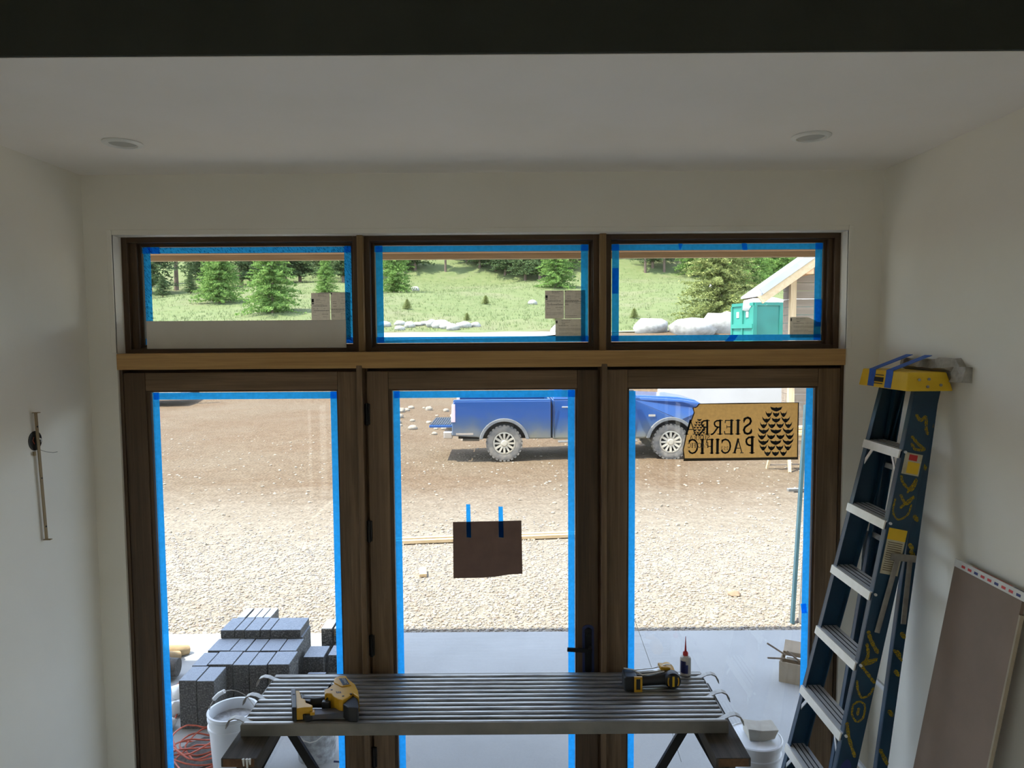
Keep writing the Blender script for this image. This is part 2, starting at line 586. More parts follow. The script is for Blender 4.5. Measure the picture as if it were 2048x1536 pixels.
    M['flare'] = plain('fender_flare', (0.11, 0.115, 0.12, 1), 0.6, col2=(0.18, 0.175, 0.16, 1), scale=5)
    M['taillamp'] = plain('tail_lamp', (0.55, 0.42, 0.45, 1), 0.2, coat=0.5)
    M['under'] = plain('underbody', (0.02, 0.02, 0.02, 1), 0.9)
    M['green'] = plain('dumpster_green', (0.012, 0.17, 0.125, 1), 0.55, col2=(0.02, 0.21, 0.16, 1), scale=1.5)
    M['whitebag'] = plain('white_plastic', (0.78, 0.78, 0.76, 1), 0.5, col2=(0.68, 0.68, 0.66, 1), scale=6, bump=0.3, bscale=9)
    M['bucket'] = plain('white_bucket', (0.66, 0.68, 0.70, 1), 0.4, col2=(0.72, 0.74, 0.76, 1), scale=6)
    M['slurry'] = plain('bucket_mortar_dust', (0.20, 0.205, 0.21, 1), 0.9, col2=(0.46, 0.48, 0.50, 1), scale=22, bump=0.4, bscale=60)
    for ax in 'xyz':
        M['cedar' + ax] = wood('cedar_' + ax, (0.72, 0.42, 0.21, 1), (0.82, 0.54, 0.31, 1), ax, 0.5, 0.6, 0.1)
        M['pine' + ax] = wood('new_pine_' + ax, (0.55, 0.40, 0.22, 1), (0.68, 0.52, 0.32, 1), ax, 0.8, 0.6, 0.08)
    M['siding'] = wood('grey_siding', (0.20, 0.155, 0.11, 1), (0.30, 0.24, 0.18, 1), 'x', 0.4, 0.8, 0.2)
    M['siding_dark'] = wood('brown_soffit', (0.12, 0.08, 0.055, 1), (0.18, 0.12, 0.08, 1), 'y', 0.4, 0.8, 0.2)
    M['metalroof'] = plain('grey_metal_roof', (0.34, 0.36, 0.37, 1), 0.5, 0.3, col2=(0.42, 0.44, 0.45, 1), scale=2)
    M['cord'] = plain('orange_cord', (0.42, 0.07, 0.03, 1), 0.5, col2=(0.50, 0.10, 0.05, 1), scale=30)
    M['tan'] = plain('tan_canvas', (0.45, 0.33, 0.18, 1), 0.9, col2=(0.36, 0.25, 0.13, 1), scale=14, bump=0.3, bscale=40)
    M['teal'] = plain('teal_board_edge', (0.035, 0.085, 0.11, 1), 0.5, col2=(0.05, 0.11, 0.13, 1), scale=5)
    M['carton'] = plain('cardboard', (0.34, 0.28, 0.20, 1), 0.85, col2=(0.40, 0.33, 0.24, 1), scale=9)
    M['dirtypile'] = plain('dark_grit', (0.06, 0.06, 0.06, 1), 0.95, col2=(0.13, 0.12, 0.11, 1), scale=40, bump=0.6, bscale=60)
    return M


def terrain_mat():
    t = NT('site_ground')
    v = t.coord()
    sep = t.n('ShaderNodeSeparateXYZ')
    t.l(v, sep.inputs[0])
    big = t.noise(v, 0.22, 4, 0.6)
    fine = t.noise(v, 6.0, 6, 0.7)
    peb = t.n('ShaderNodeTexVoronoi')
    peb.inputs['Scale'].default_value = 16
    t.l(v, peb.inputs['Vector'])
    dirt = t.ramp(fine, [(0.3, (0.091, 0.058, 0.030, 1)), (0.5, (0.128, 0.086, 0.050, 1)), (0.72, (0.158, 0.117, 0.072, 1))])
    dirt2 = t.ramp(fine, [(0.3, (0.110, 0.077, 0.046, 1)), (0.7, (0.171, 0.132, 0.086, 1))])
    dirt = t.mix(t.ramp(big, [(0.42, (0, 0, 0, 1)), (0.6, (1, 1, 1, 1))]), dirt, dirt2)
    pebc = t.mix(0.5, dirt, t.mix(1.0, dirt, t.ramp(peb.outputs['Distance'], [(0.0, (1, 1, 1, 1)), (0.9, (0.55, 0.52, 0.5, 1))]), 'MULTIPLY'))
    nearn = t.n('ShaderNodeMath', operation='MULTIPLY_ADD')
    nearn.inputs[1].default_value = 3.0
    t.l(t.noise(v, 0.9, 5, 0.65), nearn.inputs[0])
    t.l(sep.outputs[1], nearn.inputs[2])
    ny = t.n('ShaderNodeMapRange')
    ny.inputs[1].default_value = 15.5
    ny.inputs[2].default_value = 9.6
    t.l(nearn.outputs[0], ny.inputs[0])
    grv = t.ramp(fine, [(0.3, (0.171, 0.150, 0.115, 1)), (0.7, (0.285, 0.254, 0.202, 1))])
    pebc = t.mix(ny.outputs[0], pebc, grv)
    # grass from the road upwards, with dry and dusty patches
    gn = t.noise(v, 0.9, 6, 0.7)
    gb = t.noise(v, 0.12, 4, 0.6)
    gra = t.ramp(gn, [(0.3, (0.086, 0.115, 0.040, 1)), (0.5, (0.113, 0.140, 0.053, 1)), (0.72, (0.144, 0.158, 0.070, 1))])
    gra = t.mix(t.ramp(gb, [(0.5, (0, 0, 0, 1)), (0.68, (0.540, 0.540, 0.528, 1))]), gra, (0.158, 0.149, 0.088, 1))
    off = t.n('ShaderNodeMath', operation='MULTIPLY_ADD')
    off.inputs[1].default_value = 7.0
    t.l(big, off.inputs[0])
    t.l(sep.outputs[1], off.inputs[2])
    gy = t.n('ShaderNodeMapRange')
    gy.inputs[1].default_value = 50.5
    gy.inputs[2].default_value = 52.5
    t.l(off.outputs[0], gy.inputs[0])
    col = t.mix(gy.outputs[0], pebc, gra)
    h = t.n('ShaderNodeMath', operation='ADD')
    t.l(fine, h.inputs[0])
    t.l(peb.outputs['Distance'], h.inputs[1])
    return t.done(t.pbsdf(col, 0.95, 0, t.bump(h.outputs[0], 0.5, 0.05), 0.2))


M = make_materials()


def sm(a, b, t):
    t = max(0.0, min(1.0, (t - a) / (b - a)))
    return t * t * (3 - 2 * t)


def terrain(x, y):
    z = -0.06 - 0.19 * sm(6.5, 15, y)
    r = sm(2, 7, x)
    z += 3.1 * sm(31 - 8.5 * r, 44 - 6 * r, y)
    if y > 48:
        z += 0.135 * (y - 48)
    if y > 112:
        z += 0.3 * (y - 112)
    a = sm(46, 60, y)
    z += a * (0.35 * math.sin(x * 0.11 + y * 0.05) + 0.25 * math.sin(x * 0.23 - y * 0.13 + 1.0))
    b = sm(8, 20, y)
    z += b * 0.04 * math.sin(x * 0.9 + 1.3 * math.sin(y * 0.6))
    return z
# ================================================================ the room
XL, XR = -2.095, 1.82          # side walls
YW, YX = 3.52, 3.76            # inner and outer face of the window wall
ZC = 3.448                     # low ceiling
OX0, OX1, OZ = -1.957, 1.655, 3.158   # opening in the window wall
YB, ZT, YF = -3.6, 5.2, 2.075  # wall behind the camera, upper ceiling, edge of the low ceiling


def struct(o, label, cat):
    return tag(o, label, cat, kind='structure')


struct(MB().box(XL, XR, YB, YX, -0.2, 0.0).build('floor', M['floor']), 'dusty bare subfloor of the entry', 'floor')
w = MB()
w.box(XL - 0.2, OX0, YW, YX, -0.2, ZC).box(OX1, XR + 0.2, YW, YX, -0.2, ZC).box(OX0, OX1, YW, YX, OZ, ZC)
w.box(XL - 0.2, XR + 0.2, YW, YX, ZC, ZC + 0.4)
struct(w.build('wall_back', M['plaster']), 'off-white plaster wall around the wooden doors and transoms', 'wall')
# unseen windows added to both side walls to brighten the room
WY0, WY1, WZ0, WZ1 = -2.0, -0.1, 0.75, 1.95
for nm, a, c, lab in (('wall_left', XL - 0.2, XL, 'off-white plaster side wall with the electrical box'), ('wall_right', XR, XR + 0.2, 'off-white plaster side wall behind the stepladder')):
    q = MB().box(a, c, YB, WY0, -0.2, ZT).box(a, c, WY1, YW, -0.2, ZT).box(a, c, WY0, WY1, -0.2, WZ0).box(a, c, WY0, WY1, WZ1, ZT)
    struct(q.build(nm, M['plaster']), lab, 'wall')
for n, xm in ((4, XL - 0.1), (5, XR + 0.1)):
    root = thing('window_%d' % n, ('unseen side window added to brighten the room, electrical-box side', 'unseen side window added to brighten the room, ladder side')[n - 4], 'window', (xm, 0.5 * (WY0 + WY1), WZ0), kind='structure')
    for k in range(4):
        y = WY0 + (WY1 - WY0) * k / 3
        y = min(max(y, WY0 + 0.03), WY1 - 0.03)
        MB().box(xm - 0.04, xm + 0.04, y - 0.03, y + 0.03, WZ0, WZ1).build('mullion', M['darkz'], root)
    for z in (WZ0 + 0.03, WZ1 - 0.03):
        MB().box(xm - 0.04, xm + 0.04, WY0 + 0.06, WY1 - 0.06, z - 0.03, z + 0.03).build('rail', M['darkx'], root)
    MB().box(xm - 0.003, xm + 0.003, WY0 + 0.03, WY1 - 0.03, WZ0 + 0.03, WZ1 - 0.03).build('pane', M['glass'], root)
struct(MB().box(XL, XR, YF, YW, ZC, ZC + 0.3).build('ceiling', M['ceiling']), 'low white ceiling with two recessed lights', 'ceiling')
struct(MB().box(XL, XR, YF + 0.02, YF + 0.2, ZC + 0.302, ZT).box(XL, XR, YF - 0.012, YF + 0.02, ZC + 0.002, ZT).build('wall_upper', M['upper_shade']), 'wall above the edge of the low ceiling, shade put into its colour', 'wall')
struct(MB().box(XL - 0.2, XR + 0.2, YB - 0.2, YF + 0.2, ZT, ZT + 0.2).build('ceiling_upper', M['ceiling']), 'high ceiling of the room the picture is taken from', 'ceiling')
struct(MB().box(XL - 0.2, XR + 0.2, YB - 0.2, YB, -0.2, ZT).build('wall_front', M['plaster']), 'plain wall of the room opposite the doors', 'wall')
# plaster bead around the opening
b = MB()
bw = 0.026
b.box(OX0 - bw, OX0, YW - 0.004, YW + 0.01, 2.58, OZ + bw).box(OX1, OX1 + bw, YW - 0.004, YW + 0.01, 2.58, OZ + bw).box(OX0, OX1, YW - 0.004, YW + 0.01, OZ, OZ + bw)
struct(b.build('trim_1', M['plaster'], bevel=0.003), 'thin white plaster bead around the transom opening', 'trim')

# ---------------------------------------------------------------- transom windows
ZS = 2.578                     # top of the header rail
YT = 3.60                      # face of the transom frames
YG = 3.655                     # transom glass


def tape(parent, x0, x1, z0, z1, y, key='tape', sk=(0, 0, 0, 0)):
    """a strip of tape on the glass; sk shifts the four corners a little in x"""
    p = [(x0 + sk[0], z0), (x1 + sk[1], z0), (x1 + sk[2], z1), (x0 + sk[3], z1)]
    return MB().sheet(p, y).build('tape_strip', M[key], parent, recalc=False)


def transom(n, x0, x1, gx0, gx1, gz0, gz1, label):
    root = thing('window_%d' % n, label, 'window', (0.5 * (x0 + x1), YT, ZS), kind='structure')
    zt, zb = OZ, ZS
    f = M['darkz'], M['darkx']
    # outer frame members
    MB().box(x0, x0 + 0.028, YT, YX, zb, zt).build('jamb', f[0], root, bevel=0.002)
    MB().box(x1 - 0.028, x1, YT, YX, zb, zt).build('jamb', f[0], root, bevel=0.002)
    MB().box(x0 + 0.028, x1 - 0.028, YT, YX, zt - 0.026, zt).build('head', f[1], root, bevel=0.002)
    MB().box(x0 + 0.028, x1 - 0.028, YT, YX, zb, zb + 0.02).build('sill', f[1], root, bevel=0.002)
    # stepped sash around the glass
    for k, (d, yy) in enumerate(((0.014, 0.022), (0.0, 0.042))):
        a0, a1, c0, c1 = gx0 - d, gx1 + d, gz0 - d, gz1 + d
        for (p0, p1, q0, q1, m) in ((x0 + 0.028, a0, zb + 0.02, zt - 0.026, 0), (a1, x1 - 0.028, zb + 0.02, zt - 0.026, 0), (a0, a1, c1, zt - 0.026, 1), (a0, a1, zb + 0.02, c0, 1)):
            if p1 - p0 > 0.002 and q1 - q0 > 0.002:
                MB().box(p0, p1, YT + yy, YG + 0.03, q0, q1).build('sash_member', f[m], root, bevel=0.0015)
    MB().box(gx0 - 0.012, gx1 + 0.012, YG + 0.001, YG + 0.006, gz0 - 0.012, gz1 + 0.012).build('pane', M['glass'], root)
    return root


GZ0, GZ1 = 2.618, 3.115
w1 = transom(1, OX0, -0.768, -1.878, -0.813, GZ0, GZ1, 'transom over the hinged-side panel, hatched tape and a white strip inside')
w2 = transom(2, -0.738, 0.441, -0.695, 0.394, GZ0, GZ1, 'middle transom, framed in plain blue tape, two paper labels')
w3 = transom(3, 0.474, OX1, 0.51, 1.588, GZ0, GZ1, 'transom nearest the ladder, view of the green dumpster')
TW = 0.036
e = 0.0005
for win, x0, x1, key in ((w1, -1.878, -0.813, 'tape_hatched'), (w2, -0.695, 0.394, 'tape'), (w3, 0.51, 1.588, 'tape')):
    tape(win, x0 + 0.004, x0 + 0.004 + TW, GZ0 + 0.002, GZ1, YG - e, key)
    tape(win, x1 - TW - 0.002, x1 - 0.002, GZ0 + 0.002, GZ1, YG - e, key)
    tape(win, x0, x1, GZ1 - 0.032, GZ1 - 0.002, YG - 2 * e, key)
    tape(win, x0, x1, GZ0 + 0.002, GZ0 + 0.033, YG - 2 * e, key)
# extra overlapping scraps of tape
tape(w1, -1.842, -1.79, GZ1 - 0.033, GZ1, YG - 3 * e, 'tape_hatched', (0.01, 0, 0, -0.012))
tape(w3, 0.853, 0.872, GZ1 - 0.028, GZ1, YG - 3 * e, 'tape', (0.005, -0.008, 0.002, -0.002))
tape(w3, 1.173, 1.2, GZ1 - 0.034, GZ1, YG - 3 * e, 'tape', (0.006, 0.004, 0, 0))
tape(w3, 0.515, 0.545, 2.865, 2.995, YG - 3 * e, 'tape', (0, 0, 0.004, 0))
tape(w3, 1.553, 1.587, 2.69, 2.83, YG - 3 * e, 'tape', (0.004, 0, 0.002, 0))
tape(w3, 1.115, 1.155, GZ0, GZ0 + 0.033, YG - 3 * e, 'tape', (-0.02, -0.015, 0.01, 0.01))


def printed_sheet(name, label, x0, x1, z0, z1, y, lines, blocks=(), cut=None, tilt=0):
    """a paper label on the outside of the glass with its rows of print"""
    cx, cz = (x0 + x1) / 2, (z0 + z1) / 2
    root = thing(name, label, 'label', (cx, y, z0), group=None)
    poly = cut or [(x0, z0), (x1, z0), (x1, z1), (x0, z1)]
    MB().sheet(poly, y).build('paper', M['paper'], root, recalc=False)
    pr = MB()
    rr = random.Random(int(abs(x0) * 1000) + 3)
    W, Hh = x1 - x0, z1 - z0
    for (u, a, b2, th) in lines:
        zz = z1 - u * Hh
        x = x0 + a * W
        while x < x0 + b2 * W - 0.002:
            wl = rr.uniform(0.004, 0.012)
            xe = min(x + wl, x0 + b2 * W)
            pr.sheet([(x, zz - th), (xe, zz - th), (xe, zz), (x, zz)], y - 0.0002)
            x = xe + 0.0015
    for (u0, u1, a, b2) in blocks:
        pr.sheet([(x0 + a * W, z1 - u1 * Hh), (x0 + b2 * W, z1 - u1 * Hh), (x0 + b2 * W, z1 - u0 * Hh), (x0 + a * W, z1 - u0 * Hh)], y - 0.0002)
    pr.build('print', M['ink'], root, recalc=False, kind='stuff')
    return root


YL = YG + 0.0002
t1 = [(0.02, 0.35, 0.92, 0.0022), (0.06, 0.36, 0.7, 0.0012), (0.09, 0.36, 0.8, 0.0012), (0.18, 0.25, 0.5, 0.0012), (0.215, 0.25, 0.75, 0.001), (0.27, 0.25, 0.55, 0.001), (0.33, 0.25, 0.7, 0.001),
      (0.365, 0.1, 0.85, 0.0024), (0.45, 0.1, 0.18, 0.0016), (0.45, 0.3, 0.37, 0.0016), (0.45, 0.65, 0.75, 0.0012), (0.50, 0.12, 0.95, 0.0024), (0.545, 0.08, 0.24, 0.001), (0.6, 0.55, 0.92, 0.0016), (0.64, 0.08, 0.3, 0.001),
      (0.68, 0.62, 0.82, 0.0012), (0.79, 0.06, 0.9, 0.001), (0.835, 0.06, 0.9, 0.001), (0.87, 0.06, 0.6, 0.001)]
t2 = [(0.03, 0.14, 0.35, 0.001), (0.03, 0.5, 0.95, 0.001), (0.1, 0.55, 0.92, 0.001), (0.16, 0.55, 0.9, 0.001), (0.19, 0.1, 0.3, 0.0016), (0.23, 0.1, 0.3, 0.0016), (0.23, 0.5, 0.95, 0.001), (0.29, 0.12, 0.3, 0.0016), (0.29, 0.7, 0.85, 0.0016),
      (0.35, 0.02, 0.7, 0.0024), (0.38, 0.02, 0.95, 0.0018), (0.41, 0.02, 0.65, 0.0018), (0.45, 0.5, 0.9, 0.001), (0.48, 0.02, 0.18, 0.0016), (0.51, 0.02, 0.2, 0.0016), (0.9, 0.05, 0.6, 0.0014), (0.98, 0.02, 0.95, 0.001)]
t3 = [(0.06, 0.2, 0.5, 0.0016), (0.14, 0.2, 0.5, 0.0012), (0.22, 0.22, 0.32, 0.002), (0.3, 0.1, 0.45, 0.0018), (0.3, 0.5, 0.75, 0.001), (0.44, 0.12, 0.95, 0.0012), (0.5, 0.12, 0.95, 0.0012), (0.64, 0.12, 0.6, 0.0012), (0.7, 0.12, 0.75, 0.001)]
printed_sheet('window_label', 'larger printed paper label with dark emblem, above the white strip', -1.025, -0.929, 2.70, 2.879, YL, t1, [(0.17, 0.27, 0.02, 0.14), (0.29, 0.32, 0.02, 0.14)])
printed_sheet('window_label', 'plain printed paper label half under hatched tape above the white strip', -0.925, -0.826, 2.64, 2.881, YL + 0.0002, t2, [(0.01, 0.04, 0.0, 0.08)])
printed_sheet('window_label', 'printed paper label with dark emblem in the middle transom', 0.172, 0.269, 2.740, 2.883, YL, t1, [(0.17, 0.27, 0.02, 0.14), (0.29, 0.32, 0.02, 0.14)])
printed_sheet('window_label', 'plain printed paper label beside the emblem label, middle transom', 0.272, 0.378, 2.740, 2.883, YL + 0.0002, t2, [(0.01, 0.04, 0.0, 0.08)])
printed_sheet('window_label', 'lower wide paper label at the bottom corner of the middle transom', 0.225, 0.378, 2.626, 2.738, YL, t3, [(0.08, 0.2, 0.02, 0.07)])
printed_sheet('window_label', 'paper label with curled corner, bottom corner of transom near ladder', 1.428, 1.586, 2.634, 2.740, YL, t3, [(0.06, 0.2, 0.02, 0.06)],
              cut=[(1.428, 2.634), (1.586, 2.634), (1.586, 2.712), (1.565, 2.716), (1.545, 2.728), (1.52, 2.738), (1.428, 2.74)])

fb = thing('foam_strip', 'white foam board strip standing inside the transom with hatched tape', 'board', (-1.35, 3.618, 2.605))
MB().box(-1.854, -0.841, 3.615, 3.621, 2.599, 2.74).build('board', M['foam_white'], fb, bevel=0.001)

# ---------------------------------------------------------------- light fir header and mullion covers
struct(MB().box(-1.948, 1.646, 3.497, YX - 0.02, 2.498, ZS).build('trim_2', M['firx'], bevel=0.004), 'pale fir header rail between transoms and doors', 'trim')
for k, (a, c) in enumerate(((-0.768, -0.738), (0.441, 0.474))):
    struct(MB().box(a, c, 3.565, YX - 0.02, ZS, OZ).build('trim_%d' % (3 + k), M['strip'], bevel=0.003),
           ('narrow wooden mullion strip between tape-hatched and middle transoms', 'narrow wooden mullion strip between middle transom and the ladder-side transom')[k], 'trim')
for k, (a, c, g0, g1) in enumerate(((-0.767, -0.739, -0.739, -0.728), (0.442, 0.470, 0.434, 0.442))):
    o = MB().box(a, c, 3.492, YX - 0.03, 0.0, 2.512)
    o.box(min(g0, a), max(g1, c), 3.565, YX - 0.03, 0.0, 2.498)
    struct(o.build('trim_%d' % (5 + k), M['oakz'], bevel=0.003), ('stained mullion post on the hinge side of the middle door', 'stained mullion post on the handle side of the middle door')[k], 'trim')
struct(MB().box(OX0, OX1, 3.597, YX - 0.03, 2.45, 2.4975).build('trim_10', M['darkx']), 'dark head jamb hidden under the fir header', 'trim')
# dark jambs left and right of the doors
struct(MB().box(OX0, -1.941, 3.535, YX - 0.03, 0, 2.498).build('trim_7', M['darkz']), 'thin dark jamb at the electrical-box side of the doors', 'trim')
struct(MB().box(1.641, OX1, 3.535, YX - 0.03, 0, 2.498).build('trim_8', M['darkz']), 'thin dark jamb at the ladder side of the doors', 'trim')
struct(MB().box(OX0, OX1, 3.53, YX, 0.0, 0.02).build('trim_9', M['blackmetal']), 'low dark threshold under the doors', 'trim')

# ---------------------------------------------------------------- door panels
YD = 3.54
YP = 3.565


def door(n, x0, s0, g0, g1, s1, x1, label, mats):
    root = thing('door_%d' % n, label, 'door', (0.5 * (x0 + x1), YD + 0.03, 0.02), kind='structure')
    zt, zr, zg = 2.481, 2.391, 2.383
    MB().box(x0, s0, YD, YD + 0.055, 0.02, zt).build('stile', M[mats[0]], root, bevel=0.0025)
    MB().box(s1, x1, YD, YD + 0.055, 0.02, zt).build('stile', M[mats[1]], root, bevel=0.0025)
    MB().box(s0 + 0.001, s1 - 0.001, YD, YD + 0.055, zr, zt).build('top_rail', M['oakx'], root, bevel=0.0025)
    MB().box(s0 + 0.001, s1 - 0.001, YD, YD + 0.055, 0.02, 0.26).build('bottom_rail', M['oakx'], root, bevel=0.0025)
    for (a, c, d, e2, m) in ((s0, g0, 0.26, zr, 'darkz'), (g1, s1, 0.26, zr, 'darkz'), (g0, g1, zg, zr, 'darkx'), (g0, g1, 0.26, 0.268, 'darkx')):
        MB().box(a, c, YD + 0.008, YD + 0.04, d, e2).build('glazing_bead', M[m], root, bevel=0.001)
    MB().box(g0 - 0.004, g1 + 0.004, YP + 0.001, YP + 0.006, 0.26, zg + 0.004).build('pane', M['glass'], root)
    return root


d1 = door(1, -1.940, -1.833, -1.813, -0.879, -0.871, -0.768, 'fixed glazed panel beside the paver stack, stained oak', ('darkz', 'oakz'))
d2 = door(2, -0.726, -0.619, -0.602, 0.317, 0.327, 0.432, 'middle glazed door with black hinges and lever, stained oak', ('oakz', 'darkz'))
d3 = door(3, 0.472, 0.577, 0.587, 1.519, 1.531, 1.640, 'fixed glazed panel behind the ladder with the kraft maker sticker', ('oakz', 'oakz'))
for d, a, c in ((d1, -1.813, -0.879), (d2, -0.602, 0.317)):
    tape(d, a + 0.002, a + 0.036, 0.268, 2.381, YP - e)
    tape(d, c - 0.036, c - 0.002, 0.268, 2.381, YP - e)
    tape(d, a + 0.008, c, 2.344, 2.379, YP - 2 * e)
tape(d3, 0.589, 0.622, 0.268, 2.372, YP - e)
tape(d3, 1.481, 1.516, 0.268, 2.381, YP - e)
tape(d3, 1.478, 1.5, 1.22, 1.27, YP - 2 * e, 'tape', (0.004, 0.01, 0.004, -0.004))
tape(d1, -0.914, -0.886, 0.60, 0.75, YP - 2 * e, 'tape', (0.008, 0, 0, 0.004))
# hinges of the middle door
for z in (2.266, 1.672, 1.078, 0.484):
    h = MB().box(-0.741, -0.712, 3.531, 3.541, z - 0.052, z + 0.052).build('hinge', M['blackmetal'], d2, bevel=0.001)
    MB().tube([(-0.7265, 3.530, z - 0.056), (-0.7265, 3.530, z + 0.056)], 0.008, 10).build('hinge_knuckle', M['blackmetal'], h, smooth=40)
# lever set
pl = MB()
pts = []
for k in range(20):
    t = 2 * PI * k / 20
    pts.append((0.381 + 0.018 * math.cos(t), (1.145 if math.sin(t) > 0 else 0.945) + 0.018 * math.sin(t)))
pl.prism(pts, 3.529, 3.541)
hp = pl.build('handle_plate', M['blackmetal'], d2, bevel=0.002)
pts2 = [(0.381 + (p[0] - 0.381) * 1.7, (1.045 + (p[1] - 1.045) * 1.12)) for p in pts]
MB().prism(pts2, 3.536, 3.5395).build('protective_film', M['bluefilm'], d2)
hl = MB().tube([(0.388, 3.535, 1.063), (0.388, 3.495, 1.063), (0.383, 3.488, 1.064)], 0.009, 12)
hl.bar((0.395, 3.488, 1.062), (0.270, 3.490, 1.070), 0.012, 0.020)
hl.build('lever', M['blackmetal'], d2, bevel=0.002)
MB().tube([(0.381, 3.53, 1.125), (0.381, 3.52, 1.125)], 0.011, 14).build('lock_cylinder', M['blackmetal'], hp, smooth=40)

# ---------------------------------------------------------------- brown board taped to the middle door
bb = thing('taped_board', 'brown paperboard sheet taped to the glass of the middle door', 'board', (-0.13, 3.555, 1.43))
poly = [(-0.305, 1.711), (-0.1, 1.7135), (0.043, 1.716), (0.0455, 1.56), (0.047, 1.441), (-0.02, 1.437), (-0.09, 1.426), (-0.16, 1.421), (-0.306, 1.420)]
MB().prism(poly, 3.553, 3.557).build('board', M['board_brown'], bb)
for a, c, z0, z1 in ((-0.237, -0.216, 1.632, 1.802), (-0.073, -0.051, 1.631, 1.789)):
    MB().sheet([(a + 0.001, z0), (c + 0.003, z0 - 0.002), (c, z1), (a, z1 + 0.001)], 3.5522).build('tape_strip', M['tape'], bb, recalc=False)

# ---------------------------------------------------------------- kraft sticker with mirrored lettering
YK = YP - 0.0008
st = thing('maker_sticker', 'brown kraft window-maker sticker, mirrored lettering and pine cone, torn edge', 'sticker', (1.15, YK, 2.017))
outline = [(0.940, 2.306), (1.15, 2.3085), (1.446, 2.309), (1.4465, 2.16), (1.447, 2.018), (1.15, 2.0155), (0.867, 2.014), (0.8665, 2.04), (0.861, 2.071), (0.868, 2.10), (0.876, 2.147), (0.888, 2.19), (0.902, 2.223), (0.916, 2.262), (0.912, 2.274), (0.909, 2.286), (0.922, 2.288), (0.931, 2.293)]
MB().sheet(outline, YK).build('paper', M['kraft'], st, recalc=False)
bd = MB()
for i in range(len(outline)):
    p, q = Vector(outline[i]), Vector(outline[(i + 1) % len(outline)])
    c = Vector((1.16, 2.16))
    ip, iq = p + (c - p).normalized() * 0.006, q + (c - q).normalized() * 0.006
    bd.sheet([tuple(p), tuple(q), tuple(iq), tuple(ip)], YK - 0.0003)
bd.sheet([(0.87, 2.0165), (1.446, 2.02), (1.446, 2.031), (0.87, 2.028)], YK - 0.00035)
bd.build('border', M['ink_soft'], st, recalc=False)

# letter strokes in a unit box: (points, width); the sticker is seen from its back, so x runs to the left
SER = 0.13
GL = {
    'I': (0.42, [([(0.5, 0), (0.5, 1)], 0.19), ([(0.1, 0.03), (0.9, 0.03)], 0.06), ([(0.1, 0.97), (0.9, 0.97)], 0.06)]),
    'E': (0.72, [([(0.25, 0), (0.25, 1)], 0.17), ([(0.05, 0.03), (0.92, 0.03)], 0.07), ([(0.05, 0.97), (0.88, 0.97)], 0.07), ([(0.25, 0.52), (0.72, 0.52)], 0.06), ([(0.9, 0.03), (0.96, 0.22)], 0.07), ([(0.86, 0.97), (0.9, 0.8)], 0.07), ([(0.72, 0.42), (0.72, 0.62)], 0.05)]),
    'F': (0.68, [([(0.25, 0), (0.25, 1)], 0.17), ([(0.05, 0.03), (0.5, 0.03)], 0.06), ([(0.05, 0.97), (0.9, 0.97)], 0.07), ([(0.25, 0.5), (0.74, 0.5)], 0.06), ([(0.88, 0.97), (0.93, 0.78)], 0.07), ([(0.74, 0.4), (0.74, 0.6)], 0.05)]),
    'P': (0.74, [([(0.25, 0), (0.25, 1)], 0.17), ([(0.02, 0.03), (0.5, 0.03)], 0.06), ([(0.02, 0.97), (0.4, 0.97)], 0.06), ([(0.3, 0.96), (0.6, 0.95), (0.82, 0.84), (0.85, 0.7), (0.76, 0.55), (0.55, 0.48), (0.3, 0.47)], 0.12)]),
    'R': (0.86, [([(0.22, 0), (0.22, 1)], 0.15), ([(0.02, 0.03), (0.44, 0.03)], 0.06), ([(0.02, 0.97), (0.34, 0.97)], 0.06), ([(0.26, 0.96), (0.52, 0.95), (0.7, 0.85), (0.72, 0.72), (0.64, 0.58), (0.46, 0.51), (0.26, 0.5)], 0.11), ([(0.42, 0.5), (0.72, 0.14), (0.86, 0.03), (1.0, 0.0)], 0.12)]),
    'A': (0.92, [([(0.52, 1.0), (0.14, 0.03)], 0.07), ([(0.5, 1.0), (0.84, 0.03)], 0.15), ([(0.28, 0.36), (0.72, 0.36)], 0.06), ([(0.0, 0.03), (0.3, 0.03)], 0.06), ([(0.68, 0.03), (1.0, 0.03)], 0.06)]),
    'C': (0.9, [([(0.92, 0.82), (0.8, 0.93), (0.6, 0.98), (0.36, 0.92), (0.18, 0.75), (0.12, 0.5), (0.18, 0.25), (0.36, 0.08), (0.6, 0.02), (0.8, 0.07), (0.94, 0.2)], 0.12), ([(0.92, 0.72), (0.92, 0.95)], 0.07)]),
    'S': (0.68, [([(0.84, 0.80), (0.72, 0.93), (0.5, 0.98), (0.28, 0.92), (0.2, 0.76), (0.3, 0.62), (0.52, 0.52), (0.74, 0.42), (0.84, 0.25), (0.74, 0.08), (0.5, 0.02), (0.28, 0.06), (0.14, 0.2)], 0.13), ([(0.84, 0.7), (0.84, 0.94)], 0.06), ([(0.14, 0.06), (0.14, 0.3)], 0.06)]),
    '2': (0.7, [([(0.2, 0.75), (0.35, 0.95), (0.65, 0.95), (0.8, 0.75), (0.7, 0.5), (0.2, 0.05), (0.85, 0.05)], 0.13)]),
    '5': (0.7, [([(0.8, 0.95), (0.3, 0.95), (0.25, 0.55), (0.6, 0.6), (0.82, 0.35), (0.65, 0.06), (0.2, 0.08)], 0.13)]),
    ' ': (0.4, []),
}


def strokes(mb, pts, w, y):
    for i in range(len(pts) - 1):
        p, q = Vector(pts[i]), Vector(pts[i + 1])
        d = (q - p)
        if d.length < 1e-9:
            continue
        d.normalize()
        nn = Vector((-d.y, d.x)) * (w / 2)
        ex = d * (w * 0.25)
        p, q = p - ex, q + ex
        mb.sheet([tuple(p + nn), tuple(q + nn), tuple(q - nn), tuple(p - nn)], y)


